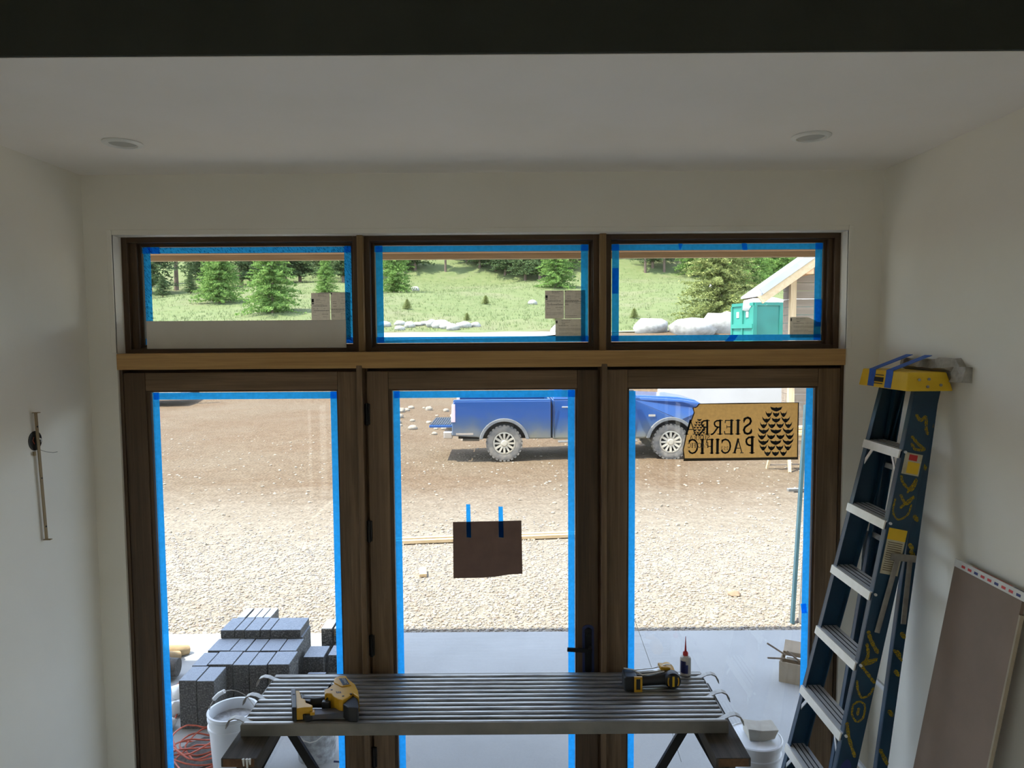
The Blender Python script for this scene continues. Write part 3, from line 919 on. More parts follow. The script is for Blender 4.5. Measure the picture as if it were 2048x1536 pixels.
def lettering(parent, name, text, x, z, hgt, y, mat, first=1.0, width=None, mirror=-1, gap=0.10):
    tot = sum(GL[c][0] + gap for c in text)
    k = (width / (tot * hgt)) if width else 1.0
    mb = MB()
    for i, ch in enumerate(text):
        hh = hgt * (first if i == 0 else 1.0)
        wd, sts = GL[ch]
        for ptz, sw in sts:
            strokes(mb, [(x + mirror * px * wd * hh * k, z + pz * hh) for px, pz in ptz], sw * hh * 0.95, y)
        x += mirror * (wd * hh * k + gap * hgt * k)
    return mb.build(name, M[mat], parent, recalc=False)


lettering(st, 'lettering', 'SIERRA', 1.216, 2.149, 0.073, YK - 0.0004, 'ink', 1.18, 0.345)
lettering(st, 'lettering', 'PACIFIC', 1.226, 2.052, 0.073, YK - 0.0004, 'ink', 1.16, 0.335)
lettering(st, 'ghost_lettering', 'SIERRA', 1.000, 2.122, 0.022, YK - 0.00042, 'ink_soft', 1.1, 0.105)
lettering(st, 'ghost_lettering', 'PACIFIC', 0.992, 2.082, 0.024, YK - 0.00042, 'ink_soft', 1.1, 0.105)
lettering(st, 'ghost_lettering', '252', 1.094, 2.070, 0.017, YK - 0.00042, 'ink_soft', 1.0)


def cone(parent, name, cx, z0, wd, ht, y, mat, rows=9):
    """pine-cone emblem: staggered rows of dark scales"""
    mb = MB()
    prof = [(0.0, 0.50), (0.15, 0.86), (0.3, 1.0), (0.5, 0.97), (0.7, 0.80), (0.85, 0.56), (1.0, 0.22)]
    for r in range(rows):
        t = (r + 0.5) / rows
        zz = z0 + ht * t
        half = 0.5 * wd * float(np.interp(t, [p[0] for p in prof], [p[1] for p in prof]))
        nsc = max(1, (3 if r % 2 == 0 else 4) - (1 if t > 0.75 else 0) - (1 if t > 0.9 else 0))
        sw = 2 * half / nsc
        hh = ht / rows * 0.95
        for k in range(nsc):
            xc = cx - half + sw * (k + 0.5)
            a = sw * 0.47
            up = abs(xc - cx) / max(half, 1e-6) * 0.45 * hh
            mb.sheet([(xc - a, zz + hh * 0.42 + up), (xc - a * 0.8, zz - hh * 0.12 + up * 0.6), (xc - a * 0.3, zz - hh * 0.42), (xc, zz - hh * 0.52), (xc + a * 0.3, zz - hh * 0.42), (xc + a * 0.8, zz - hh * 0.12 + up * 0.6), (xc + a, zz + hh * 0.42 + up),
                      (xc + a * 0.55, zz + hh * 0.26), (xc + a * 0.2, zz + hh * 0.20), (xc, zz + hh * 0.32), (xc - a * 0.2, zz + hh * 0.20), (xc - a * 0.55, zz + hh * 0.26)], y)
    return mb.build(name, M[mat], parent, recalc=False)


cone(st, 'pine_cone_emblem', 1.332, 2.036, 0.19, 0.255, YK - 0.0004, 'ink')
cone(st, 'pine_cone_emblem', 0.945, 2.140, 0.065, 0.09, YK - 0.0005, 'ink', 7)

# ---------------------------------------------------------------- recessed lights
for k, (x, y) in enumerate(((-1.580, 2.952), (1.212, 2.920))):
    root = thing('recessed_light', ('round recessed ceiling light on the electrical-box side', 'round recessed ceiling light on the stepladder side')[k], 'light', (x, y, ZC), group='recessed ceiling lights')
    MB().lathe([(0.076, ZC), (0.077, ZC - 0.004), (0.070, ZC - 0.009), (0.056, ZC - 0.010), (0.053, ZC - 0.006), (0.050, ZC - 0.003)], 40, (x, y, 0)).build('trim_ring', M['white_trim'], root, smooth=50)
    MB().lathe([(0.051, ZC - 0.001), (0.051, ZC - 0.0045), (0.02, ZC - 0.0055), (0.002, ZC - 0.0055)], 32, (x, y, 0)).build('lens', M['lens'], root, smooth=50)

# ---------------------------------------------------------------- electrical box on the side wall
eb = thing('junction_box', 'open round electrical box with mounting bar and loose wires in plaster', 'electrical box', (XL, 3.092, 2.208))
mx = Matrix.Rotation(R(90), 3, 'Y')
MB().lathe([(0.043, 0.0), (0.043, 0.003), (0.038, 0.0035), (0.037, 0.0005)], 24, (XL, 3.092, 2.208), mx).build('box_rim', M['blackmetal'], eb)
MB().lathe([(0.037, 0.001), (0.036, 0.002), (0.003, 0.0022)], 24, (XL, 3.092, 2.208), mx).build('box_hollow', M['under'], eb)
bar = MB().bar((XL + 0.014, 3.086, 2.332), (XL + 0.014, 3.116, 1.760), 0.016, 0.004, (1, 0, 0))
bar.bar((XL + 0.002, 3.086, 2.332), (XL + 0.030, 3.087, 2.332), 0.016, 0.003)
bar.bar((XL + 0.002, 3.116, 1.760), (XL + 0.034, 3.117, 1.760), 0.016, 0.003)
bar.build('mounting_bar', M['lath'], eb)
for z, y in ((2.27, 3.089), (2.04, 3.101), (1.82, 3.113)):
    MB().tube([(XL + 0.0155, y, z), (XL + 0.018, y, z)], 0.004, 8).build('screw', M['blackmetal'], eb)
MB().tube([(XL + 0.006, 3.10, 2.17), (XL + 0.03, 3.115, 2.155), (XL + 0.05, 3.135, 2.148), (XL + 0.06, 3.15, 2.149)], 0.0012, 6).build('wire', M['galv'], eb)
MB().tube([(XL + 0.006, 3.078, 2.225), (XL + 0.02, 3.05, 2.214), (XL + 0.03, 3.045, 2.200)], 0.0012, 6).build('wire', M['cord'], eb)
MB().tube([(XL + 0.006, 3.098, 2.22), (XL + 0.022, 3.104, 2.212), (XL + 0.02, 3.108, 2.20)], 0.004, 8).build('wire_nut', M['white_trim'], eb, smooth=40)
MB().obox((XL + 0.008, 3.075, 2.153), (0.006, 0.012, 0.018)).build('clip', M['lath'], eb)
# ================================================================ things in the room
# ---------------------------------------------------------------- aluminium scaffold plank
PX0, PX1, PY0, PY1, PZ = -1.207, 0.944, 3.030, 3.497, 0.95
pk = thing('scaffold_plank', 'ribbed aluminium scaffold plank with hooked ends laid across two sawhorses', 'plank', (-0.13, 3.26, PZ - 0.058))
MB().box(PX0, PX1, PY0, PY0 + 0.028, PZ - 0.058, PZ - 0.002).build('side_rail', M['alu_rail'], pk, bevel=0.002)
MB().box(PX0, PX1, PY1 - 0.028, PY1, PZ - 0.058, PZ - 0.002).build('side_rail', M['alu_rail'], pk, bevel=0.002)
nrib = 12
pitch = (PY1 - PY0) / nrib
MB().box(PX0, PX1, PY0 + 0.028, PY1 - 0.028, PZ - 0.012, PZ - 0.008).build('deck_plate', M['groove'], pk)
for k in range(nrib):
    y0 = PY0 + k * pitch + 0.004
    y1 = PY0 + (k + 1) * pitch - 0.013
    MB().prism([(y0, PZ - 0.009), (y1, PZ - 0.009), (y1 - 0.002, PZ - 0.001), (y1 - 0.006, PZ), (y0 + 0.006, PZ), (y0 + 0.002, PZ - 0.001)], PX0 + 0.006, PX1 - 0.006, 'x').build('deck_rib', M['alu'], pk)
MB().box(PX0 - 0.004, PX0 + 0.004, PY0, PY1, PZ - 0.058, PZ - 0.008).build('end_channel', M['alu_rail'], pk)
MB().box(PX1 - 0.004, PX1 + 0.004, PY0, PY1, PZ - 0.058, PZ - 0.008).build('end_channel', M['alu_rail'], pk)
for sx, xe in ((-1, PX0), (1, PX1)):
    for yh in (PY0 + 0.03, (PY0 + PY1) / 2, PY1 - 0.055):
        prof = [(-0.05, -0.008), (-0.01, 0.004), (0.015, 0.017), (0.04, 0.021), (0.062, 0.012), (0.075, -0.008), (0.078, -0.028)]
        inner = [(p[0] * 0.93 - 0.001, p[1] - 0.0045) for p in prof[::-1]]
        inner[0] = (0.0745, -0.028)
        poly = [(xe + sx * p[0], PZ - 0.004 + p[1]) for p in prof + inner]
        MB().prism(poly, yh - 0.016, yh + 0.016).build('hook', M['galv'], pk, bevel=0.001)

# ---------------------------------------------------------------- sawhorses
for k, (bx0, bx1, ax, lab) in enumerate(((-1.232, -1.082, -1.11, 'sawhorse under the plank end near the paver stack, plaster-dripped beam'), (0.840, 0.985, 0.850, 'sawhorse under the plank end near the ladder, reddish cut beam end'))):
    root = thing('sawhorse', lab, 'sawhorse', ((bx0 + bx1) / 2, 3.15, 0), group='sawhorses under the plank')
    bt = PZ - 0.0585
    xm = (bx0 + bx1) / 2
    MB().box(bx0, bx1, 2.866 if k == 0 else 2.845, 3.49, bt - 0.038, bt).build('beam', M['olddark'], root, bevel=0.003)
    MB().box(bx0 + 0.01, bx1 - 0.01, 2.8645 if k == 0 else 2.8435, 2.866 if k == 0 else 2.845, bt - 0.036, bt - 0.002).build('beam_end', M['endgrain'], root)
    MB().box(bx0 + 0.03, bx1 - 0.03, 2.95, 3.45, bt - 0.127, bt - 0.038).build('under_beam', M['olddark'], root, bevel=0.002)
    for yl in (2.885, 3.31):
        for s in (-1, 1):
            top = (ax + s * 0.018, yl, 0.775)
            bot = (ax + s * 0.44, yl + (0.03 if yl > 3.2 else -0.03), 0.0)
            MB().bar(top, bot, 0.042, 0.02, (0, 1, 0)).build('leg', M['blackmetal'], root, bevel=0.002)
        MB().box(ax - 0.036, ax + 0.036, yl - 0.016, yl + 0.016, 0.752, 0.785).build('leg_bracket', M['blackmetal'], root, bevel=0.003)
        for s in (-1, 1):
            MB().tube([(ax + s * 0.024, yl - 0.016, 0.768), (ax + s * 0.024, yl - 0.021, 0.768)], 0.005, 10).build('bolt', M['alu_clean'], root)
    if k == 0:
        for (dx, ln) in ((0.095, 0.03), (0.11, 0.05), (0.122, 0.024)):
            MB().tube([(bx0 + dx, 2.8635, bt), (bx0 + dx + 0.002, 2.8625, bt - ln)], [0.006, 0.003], 6).build('plaster_drip', M['white_trim'], root)

# ---------------------------------------------------------------- cordless nailer lying on its side
def text_mesh(txt, size):
    cu = bpy.data.curves.new('t', 'FONT')
    cu.body = txt
    cu.size = size
    cu.align_x = 'CENTER'
    cu.align_y = 'CENTER'
    ob = bpy.data.objects.new('t', cu)
    C.objects.link(ob)
    bpy.context.view_layer.update()
    me = bpy.data.meshes.new_from_object(ob.evaluated_get(bpy.context.evaluated_depsgraph_get()))
    bpy.data.objects.remove(ob)
    vs = [tuple(v.co) for v in me.vertices]
    fs = [tuple(p.vertices) for p in me.polygons]
    return vs, fs


nl = thing('cordless_nailer', 'yellow and black cordless nail gun on its side at the paver end', 'nail gun', (-0.86, 3.13, PZ))
z0 = PZ + 0.001
MB().prism([(-1.04, 3.205), (-1.041, 3.225), (-1.023, 3.225), (-1.0, 3.14), (-0.965, 3.0), (-0.985, 3.0)], z0, z0 + 0.072, 'z').build('battery', M['black'], nl, bevel=0.004)
MB().prism([(-1.034, 3.205), (-1.034, 3.219), (-1.025, 3.219), (-1.008, 3.15), (-1.018, 3.15)], z0 + 0.072, z0 + 0.074, 'z').build('battery_label', M['grey_plastic'], nl)
MB().prism([(-1.004, 3.12), (-1.022, 3.213), (-1.001, 3.208), (-0.97, 3.118), (-0.952, 3.11), (-0.94, 3.069), (-0.903, 3.04), (-0.898, 3.015), (-0.934, 3.012), (-0.966, 3.0)], z0 + 0.004, z0 + 0.066, 'z').build('battery_foot', M['toolyellow'], nl, bevel=0.004)
MB().prism([(-0.992, 3.195), (-0.965, 3.165), (-0.93, 3.155), (-0.925, 3.09), (-0.95, 3.10), (-0.97, 3.118)], z0 + 0.006, z0 + 0.060, 'z').build('release_block', M['black'], nl, bevel=0.004)
MB().tube([(-0.965, 3.135, z0 + 0.034), (-0.91, 3.13, z0 + 0.036), (-0.85, 3.135, z0 + 0.038)], [0.030, 0.026, 0.032], 14).build('handle', M['black'], nl, smooth=40)
house = [(-0.876, 3.172), (-0.863, 3.187), (-0.846, 3.247), (-0.858, 3.31), (-0.843, 3.339), (-0.816, 3.348), (-0.789, 3.3), (-0.746, 3.234), (-0.718, 3.154), (-0.700, 3.075), (-0.738, 3.127), (-0.755, 3.072), (-0.769, 3.045), (-0.788, 3.055), (-0.814, 3.085), (-0.833, 3.12), (-0.855, 3.124), (-0.862, 3.108)]
MB().prism(house, z0 + 0.006, z0 + 0.088, 'z').build('housing', M['toolyellow'], nl, bevel=0.010, seg=3)
MB().prism([(-0.835, 3.335), (-0.805, 3.33), (-0.760, 3.215), (-0.800, 3.195), (-0.850, 3.25), (-0.85, 3.31)], z0 + 0.086, z0 + 0.093, 'z').build('motor_cover', M['toolyellow'], nl, bevel=0.003)
MB().prism([(-0.876, 3.19), (-0.885, 3.21), (-0.852, 3.262), (-0.868, 3.30), (-0.874, 3.28), (-0.862, 3.25)], z0 + 0.006, z0 + 0.07, 'z').build('rubber_bumper', M['black'], nl, bevel=0.003)
MB().prism([(-0.833, 3.10), (-0.872, 3.118), (-0.872, 3.085), (-0.838, 3.075)], z0 + 0.008, z0 + 0.06, 'z').build('trigger', M['black'], nl, bevel=0.003)
MB().prism([(-0.755, 3.072), (-0.737, 3.124), (-0.718, 3.123), (-0.690, 3.0), (-0.694, 2.985), (-0.735, 2.99), (-0.765, 3.03)], z0, z0 + 0.075, 'z').build('nose', M['black'], nl, bevel=0.005)
MB().prism([(-0.925, 3.072), (-0.765, 3.085), (-0.74, 3.036), (-0.90, 3.003)], z0 + 0.002, z0 + 0.030, 'z').build('magazine', M['grey_plastic'], nl, bevel=0.003)
MB().prism([(-0.953, 3.067), (-0.925, 3.074), (-0.895, 3.0), (-0.925, 2.988), (-0.945, 3.015)], z0, z0 + 0.034, 'z').build('magazine_cap', M['black'], nl, bevel=0.005)
MB().prism([(-0.912, 3.03), (-0.893, 3.036), (-0.885, 3.0), (-0.905, 2.996)], z0 + 0.03, z0 + 0.046, 'z').build('magazine_latch', M['toolyellow'], nl, bevel=0.003)
lab = MB().prism([(-0.832, 3.292), (-0.800, 3.296), (-0.769, 3.220), (-0.797, 3.208)], z0 + 0.0932, z0 + 0.0942, 'z').build('name_label', M['black'], nl)
vs, fs = text_mesh('DEWALT', 0.019)
mt = Matrix.Translation((-0.797, 3.254, z0 + 0.0945)) @ Matrix.Rotation(R(-67), 4, 'Z')
MB(mt).add(vs, fs).build('lettering', M['sticker_white'], lab, recalc=False)
for (x, y) in ((-0.842, 3.165), (-0.745, 3.115), (-0.775, 3.09)):
    MB().tube([(x, y, z0 + 0.084), (x, y, z0 + 0.0895)], 0.0055, 10).build('screw_hole', M['black'], nl)
for k in range(3):
    MB().obox((-0.812 + k * 0.008, 3.135, z0 + 0.088), (0.004, 0.02, 0.003), (0, 0, 0.4)).build('vent_slot', M['black'], nl)

nl.location.y = 3.148
nl.scale = (1, 0.78, 0.88)

# ---------------------------------------------------------------- second tool, end cap to the room
t2 = thing('cordless_tool', 'black cordless tool with round yellow-marked end cap at the ladder end', 'power tool', (0.68, 3.34, PZ))
zc = PZ + 0.0415
my = Matrix.Rotation(R(90), 3, 'X')
MB().lathe([(0.030, -0.02), (0.039, 0.0), (0.0405, 0.02), (0.038, 0.035), (0.030, 0.042), (0.004, 0.043)], 28, (0.765, 3.345, zc), my).build('end_cap', M['black'], t2, smooth=35)
for s in (-1, 1):
    arc = [(0.765 + s * (0.019 + 0.006 * math.cos(t)), 0, zc + 0.021 * math.sin(t)) for t in [(-70 + 20 * i) * PI / 180 for i in range(8)]]
    MB().tube([(p[0], 3.3045, p[2]) for p in arc], 0.0035, 6).build('yellow_arc', M['toolyellow'], t2)
MB().box(0.760, 0.770, 3.3005, 3.303, zc - 0.024, zc + 0.026).build('cap_label', M['yellow'], t2)
MB().lathe([(0.030, 0.0), (0.034, 0.02), (0.032, 0.08), (0.022, 0.11)], 20, (0.765, 3.463, PZ + 0.0345), my).build('motor_body', M['toolyellow'], t2, smooth=40)
MB().tube([(0.585, 3.335, PZ + 0.035), (0.65, 3.335, PZ + 0.034), (0.735, 3.345, PZ + 0.038)], [0.030, 0.024, 0.030], 14).build('handle', M['black'], t2, smooth=40)
MB().box(0.528, 0.592, 3.290, 3.375, PZ + 0.001, PZ + 0.072).build('battery', M['black'], t2, bevel=0.008, seg=3)
fr = MB()
for a, b_, c, d in ((0.574, 0.612, 0.066, 0.076), (0.574, 0.612, 0.002, 0.012), (0.574, 0.583, 0.01, 0.068), (0.603, 0.612, 0.01, 0.068)):
    fr.box(a, b_, 3.282, 3.292, PZ + c, PZ + d)
fr.build('battery_frame', M['toolyellow'], t2)
MB().box(0.582, 0.604, 3.286, 3.30, PZ + 0.01, PZ + 0.068).build('battery_catch', M['black'], t2)
MB().tube([(0.535, 3.36, PZ + 0.083), (0.58, 3.355, PZ + 0.078), (0.62, 3.33, PZ + 0.063), (0.66, 3.335, PZ + 0.064), (0.73, 3.35, PZ + 0.070)], 0.0035, 8).build('belt_hook', M['alu_clean'], t2, smooth=40)
MB().obox((0.68, 3.385, PZ + 0.05), (0.17, 0.03, 0.022), (0, 0, 0.1)).build('magazine', M['alu_clean'], t2, bevel=0.003)
MB().obox((0.738, 3.39, PZ + 0.075), (0.05, 0.05, 0.016), (0, 0.15, 0.1)).build('top_guard', M['toolyellow'], t2, bevel=0.003)
MB().tube([(0.585, 3.375, PZ + 0.066), (0.68, 3.39, PZ + 0.067), (0.75, 3.385, PZ + 0.088), (0.77, 3.38, PZ + 0.09)], 0.003, 6).build('wire_guard', M['alu_clean'], t2)

# ---------------------------------------------------------------- glue bottle
gb = thing('glue_bottle', 'small glue bottle with red cap and long nozzle', 'bottle', (0.861, 3.462, PZ))
MB().lathe([(0.024, 0.001), (0.0275, 0.005), (0.0275, 0.082), (0.024, 0.092), (0.014, 0.097), (0.013, 0.1)], 24, (0.861, 3.462, PZ)).build('body', M['bottle'], gb, smooth=40)
MB().lathe([(0.013, 0.098), (0.0135, 0.112), (0.011, 0.118), (0.006, 0.121)], 20, (0.861, 3.462, PZ)).build('cap', M['red'], gb, smooth=40)
MB().lathe([(0.0055, 0.120), (0.004, 0.145), (0.002, 0.178), (0.0012, 0.196)], 12, (0.861, 3.462, PZ)).build('nozzle', M['red'], gb, smooth=40)
lb = MB()
for i in range(7):
    a0, a1 = R(200 + i * 12), R(200 + (i + 1) * 12)
    lb.add([(0.861 + 0.0279 * math.cos(a0), 3.462 + 0.0279 * math.sin(a0), PZ + 0.016), (0.861 + 0.0279 * math.cos(a1), 3.462 + 0.0279 * math.sin(a1), PZ + 0.016),
            (0.861 + 0.0279 * math.cos(a1), 3.462 + 0.0279 * math.sin(a1), PZ + (0.078 if i < 5 else 0.06)), (0.861 + 0.0279 * math.cos(a0), 3.462 + 0.0279 * math.sin(a0), PZ + (0.078 if i < 5 else 0.06))], [(0, 1, 2, 3)])
lb.build('label_print', M['navy'], gb, recalc=False)

# ---------------------------------------------------------------- blue stepladder leaning on the side wall
def front(k, side):
    """front-rail point at step k; side -1 is the rail next to the window, +1 the one next to the room"""
    return Vector((1.630 - 0.0610 * k, 3.0950 - side * (0.1525 + 0.0138 * k), 2.167 - 0.2985 * k))


def rear(z, side):
    t = (2.44 - z) / 2.44
    return Vector((1.765 - 0.30 * t, 3.095 - side * (0.135 + 0.075 * t), z))


ld = thing('stepladder', 'blue fibreglass stepladder with yellow top, leaning folded against the side wall', 'ladder', (1.32, 3.095, 0))
KB = 7.245
KT = -0.93
fdir = (front(KB, 0) - front(KT, 0)).normalized()
fn = Vector((0, 1, 0)).cross(fdir).normalized()      # square to the ladder front, pointing to the wall
if fn.x < 0:
    fn = -fn
for side in (-1, 1):
    a, b_ = front(KT, side), front(KB - 0.1, side)
    d = (b_ - a).normalized()
    yv = Vector((0, -side, 0))
    rl = MB()
    w0, w1 = 0.105, 0.075
    # channel: web with two flanges turned inwards
    def quadbar(p0, p1, u, du0, du1, v, dv):
        vs = []
        for p, du in ((p0, du0), (p1, du1)):
            for i, j in ((0, 0), (1, 0), (1, 1), (0, 1)):
                vs.append(p + u * (du * i) + v * (dv * j))
        return vs, [(0, 1, 2, 3), (7, 6, 5, 4), (0, 4, 5, 1), (1, 5, 6, 2), (2, 6, 7, 3), (3, 7, 4, 0)]
    rl.add(*quadbar(a + yv * 0.0, b_, fn, w0, w1, yv, 0.005))
    rl.add(*quadbar(a, b_, fn, 0.006, 0.006, -yv, 0.028))
    rl.add(*quadbar(a + fn * (w0 - 0.006), b_ + fn * (w1 - 0.006), fn, 0.006, 0.006, -yv, 0.028))
    fr_ = rl.build('front_rail', M['fibre'], ld, bevel=0.0015)
    MB().obox(front(KB - 0.05, side) + fn * 0.035 + Vector((0, 0, 0.02)), (0.09, 0.035, 0.05), (0, 0.2, 0)).build('foot', M['black'], ld, bevel=0.004)
    a, b_ = rear(2.40, side), rear(0.03, side)
    rr = MB()
    u = Vector((1, 0, 0))
    rr.add(*quadbar(a - u * 0.022, b_ - u * 0.022, u, 0.046, 0.046, yv, 0.004))
    rr.add(*quadbar(a - u * 0.022, b_ - u * 0.022, u, 0.005, 0.005, -yv, 0.026))
    rr.add(*quadbar(a + u * 0.019, b_ + u * 0.019, u, 0.005, 0.005, -yv, 0.026))
    rr.build('rear_rail', M['fibre'], ld, bevel=0.0015)
    MB().obox(rear(0.025, side), (0.06, 0.035, 0.05)).build('foot', M['black'], ld, bevel=0.004)
# steps
for k in range(0, 8):
    if k > 7:
        break
    p0, p1 = front(k, -1), front(k, 1)
    p0 = p0 + Vector((0, -0.001, 0))
    p1 = p1 + Vector((0, 0.001, 0))
    dep = 0.086
    stp = MB()
    # tread (level) and front face
    zt = p0.z
    stp.add([(p0.x - 0.004, p0.y, zt), (p1.x - 0.004, p1.y, zt), (p1.x + dep, p1.y, zt), (p0.x + dep, p0.y, zt),
             (p0.x - 0.004, p0.y, zt - 0.006), (p1.x - 0.004, p1.y, zt - 0.006), (p1.x + dep, p1.y, zt - 0.006), (p0.x + dep, p0.y, zt - 0.006)],
            [(0, 1, 2, 3), (7, 6, 5, 4), (0, 4, 5, 1), (1, 5, 6, 2), (2, 6, 7, 3), (3, 7, 4, 0)])
    so = stp.build('step', M['alu_clean'], ld)
    MB().add([(p0.x - 0.010, p0.y, zt), (p1.x - 0.010, p1.y, zt), (p1.x - 0.004, p1.y, zt), (p0.x - 0.004, p0.y, zt),
              (p0.x - 0.018, p0.y, zt - 0.036), (p1.x - 0.018, p1.y, zt - 0.036), (p1.x - 0.012, p1.y, zt - 0.036), (p0.x - 0.012, p0.y, zt - 0.036)],
             [(0, 1, 2, 3), (7, 6, 5, 4), (0, 4, 5, 1), (1, 5, 6, 2), (2, 6, 7, 3), (3, 7, 4, 0)]).build('step_face', M['step_face'], so)
    for q in (0.018, 0.040, 0.062):
        MB().box(p0.x + q, p0.x + q + 0.005, p1.y + 0.004, p0.y - 0.004, zt - 0.001, zt + 0.0012).build('tread_groove', M['groove'], so)
    if k in (0, 4, 5, 6):
        for side, pp in ((-1, p0), (1, p1)):
            c = pp + Vector((-0.004, -0.07 * (1 if side < 0 else -1), -0.034))
            e2 = front(k + 0.36, side) + Vector((0.006, 0.02 * side, 0))
            MB().bar(c, e2, 0.014, 0.004, (1, 0, 0)).build('knee_brace', M['alu_clean'], ld)
    for side in (-1, 1):
        c = front(k + 0.03, side)
        MB().tube([c + Vector((0.01, -side * 0.004, 0)), c + Vector((0.01, -side * 0.012, 0))], 0.006, 8).build('rivet', M['alu_clean'], ld)
# small print on the top step
MB().box(1.6185, 1.6195, 3.03, 3.06, 2.143, 2.157).build('step_label', M['red'], ld)
# rear horizontals
for z in (2.05, 1.72, 1.12, 0.72, 0.35):
    p, q = rear(z, -1), rear(z, 1)
    MB().bar(p, q, 0.012, 0.022).build('rear_brace', M['alu_clean'], ld)
# spreaders on both sides
for side in (-1, 1):
    pf = front(1.53, side) + fn * 0.035
    yv = Vector((0, -side, 0))
    top = pf + Vector((0.055, 0, 0.02)) + yv * 0.014
    MB().bar(top + Vector((-0.05, 0, 0.0)), top + Vector((0.055, 0, -0.012)), 0.006, 0.03).build('spreader_hinge', M['galv'], ld, bevel=0.002)
    MB().bar(top + Vector((-0.022, 0, -0.01)), front(2.53, side) + fn * 0.045 + yv * 0.014, 0.005, 0.022, (1, 0, 0)).build('spreader_arm', M['galv'], ld, bevel=0.002)
    MB().bar(top + Vector((0.03, 0, -0.02)), rear(1.43, side) + yv * 0.014, 0.005, 0.022, (1, 0, 0)).build('spreader_arm', M['galv'], ld, bevel=0.002)
# yellow cap
cz0, cz1 = 2.415, 2.492
cp = MB()
cx0, cx1, cy0, cy1 = 1.625, 1.792, 2.905, 3.285
cp.add([(cx0 - 0.012, cy0 - 0.012, cz0), (cx1 + 0.012, cy0 - 0.012, cz0), (cx1 + 0.012, cy1 + 0.012, cz0), (cx0 - 0.012, cy1 + 0.012, cz0), (cx0, cy0, cz1), (cx1 - 0.01, cy0, cz1), (cx1 - 0.01, cy1, cz1), (cx0, cy1, cz1)],
       [(0, 3, 2, 1), (4, 5, 6, 7), (0, 1, 5, 4), (1, 2, 6, 5), (2, 3, 7, 6), (3, 0, 4, 7)])
cap = cp.build('top_cap', M['yellow'], ld, bevel=0.005, seg=3)
for (x, z) in ((1.665, 2.462), (1.705, 2.464), (1.698, 2.434), (1.752, 2.44)):
    MB().tube([(x, cy0 - 0.003 - (2.492 - z) * 0.156, z), (x, cy0 - 0.0065 - (2.492 - z) * 0.156, z)], 0.006, 10).build('rivet', M['galv'], cap)
MB().obox((cx0 - 0.0078, 3.125, 2.451), (0.002, 0.075, 0.020), (0, R(8.9), 0)).build('name_badge', M['black'], cap)
for z in (2.433, 2.470):
    MB().obox((cx0 - 0.0118 + (z - 2.415) * 0.156, 3.125, z), (0.002, 0.07, 0.004), (0, R(8.9), 0)).build('badge_line', M['black'], cap)
# blue tape straps over the cap holding the pad
for y in (3.19, 3.045):
    pts = [(cx0 - 0.0115, y - 0.002, 2.418), (cx0 - 0.003, y, 2.478), (cx0 - 0.002, y, 2.494), (cx0 + 0.005, y, 2.496), (1.792, y + 0.01, 2.557)]
    sb = MB()
    for i in range(len(pts) - 1):
        a, b_ = Vector(pts[i]), Vector(pts[i + 1])
        hw = 0.027
        n2 = (b_ - a).cross(Vector((0, 1, 0))).normalized() * 0.001
        vs = [a + Vector((0, -hw, 0)), a + Vector((0, hw, 0)), b_ + Vector((0, hw, 0)), b_ + Vector((0, -hw, 0))]
        sb.add([v - n2 for v in vs] + [v + n2 for v in vs], [(0, 1, 2, 3), (7, 6, 5, 4), (0, 4, 5, 1), (1, 5, 6, 2), (2, 6, 7, 3), (3, 7, 4, 0)])
    sb.build('tape_strap', M['tape_solid'], ld)
# labels and spray marks on the near rail (outer face)
def rail_face(kk, u):
    """point on the outer face of the near front rail: kk steps down, u across 0..1"""
    t = (kk - KT) / (KB - KT)
    wd = 0.105 + (0.075 - 0.105) * t
    return front(kk, 1) + fn * (wd * u) + Vector((0, -0.0056, 0))


def rail_patch(k0, k1, u0, u1, name, mat, lift=0.0):
    c = [rail_face(k0, u0), rail_face(k0, u1), rail_face(k1, u1), rail_face(k1, u0)]
    off = Vector((0, -0.0006 - lift, 0))
    return MB().add([p + off for p in c], [(0, 1, 2, 3)]).build(name, M[mat], ld, recalc=False)


s1 = rail_patch(0.02, 0.32, 0.12, 0.85, 'warning_label', 'sticker_white')
s2 = rail_patch(1.08, 1.72, 0.1, 0.9, 'instruction_label', 'sticker_white')
rail_patch(0.04, 0.12, 0.3, 0.65, 'warning_mark', 'red', 0.0004)
rail_patch(1.08, 1.24, 0.1, 0.9, 'label_band', 'yellow', 0.0004)
rail_patch(0.14, 0.3, 0.3, 0.8, 'label_band', 'yellow', 0.0004)
for k in range(14):
    rail_patch(1.27 + k * 0.03, 1.28 + k * 0.03, 0.18, 0.82, 'label_line', 'ink_soft', 0.0004)
el = MB()
ept = [rail_face(4.62 + 0.28 * math.sin(2 * PI * i / 20), 0.45 + 0.33 * math.cos(2 * PI * i / 20)) + Vector((0, -0.0008, 0)) for i in range(20)]
el.add(ept, [tuple(range(20))])
el.build('oval_badge', M['navy'], ld, recalc=False)
ept = [rail_face(4.62 + 0.10 * math.sin(2 * PI * i / 12), 0.45 + 0.14 * math.cos(2 * PI * i / 12)) + Vector((0, -0.0012, 0)) for i in range(12)]
MB().add(ept, [tuple(range(12))]).build('badge_mark', M['sticker_white'], ld, recalc=False)


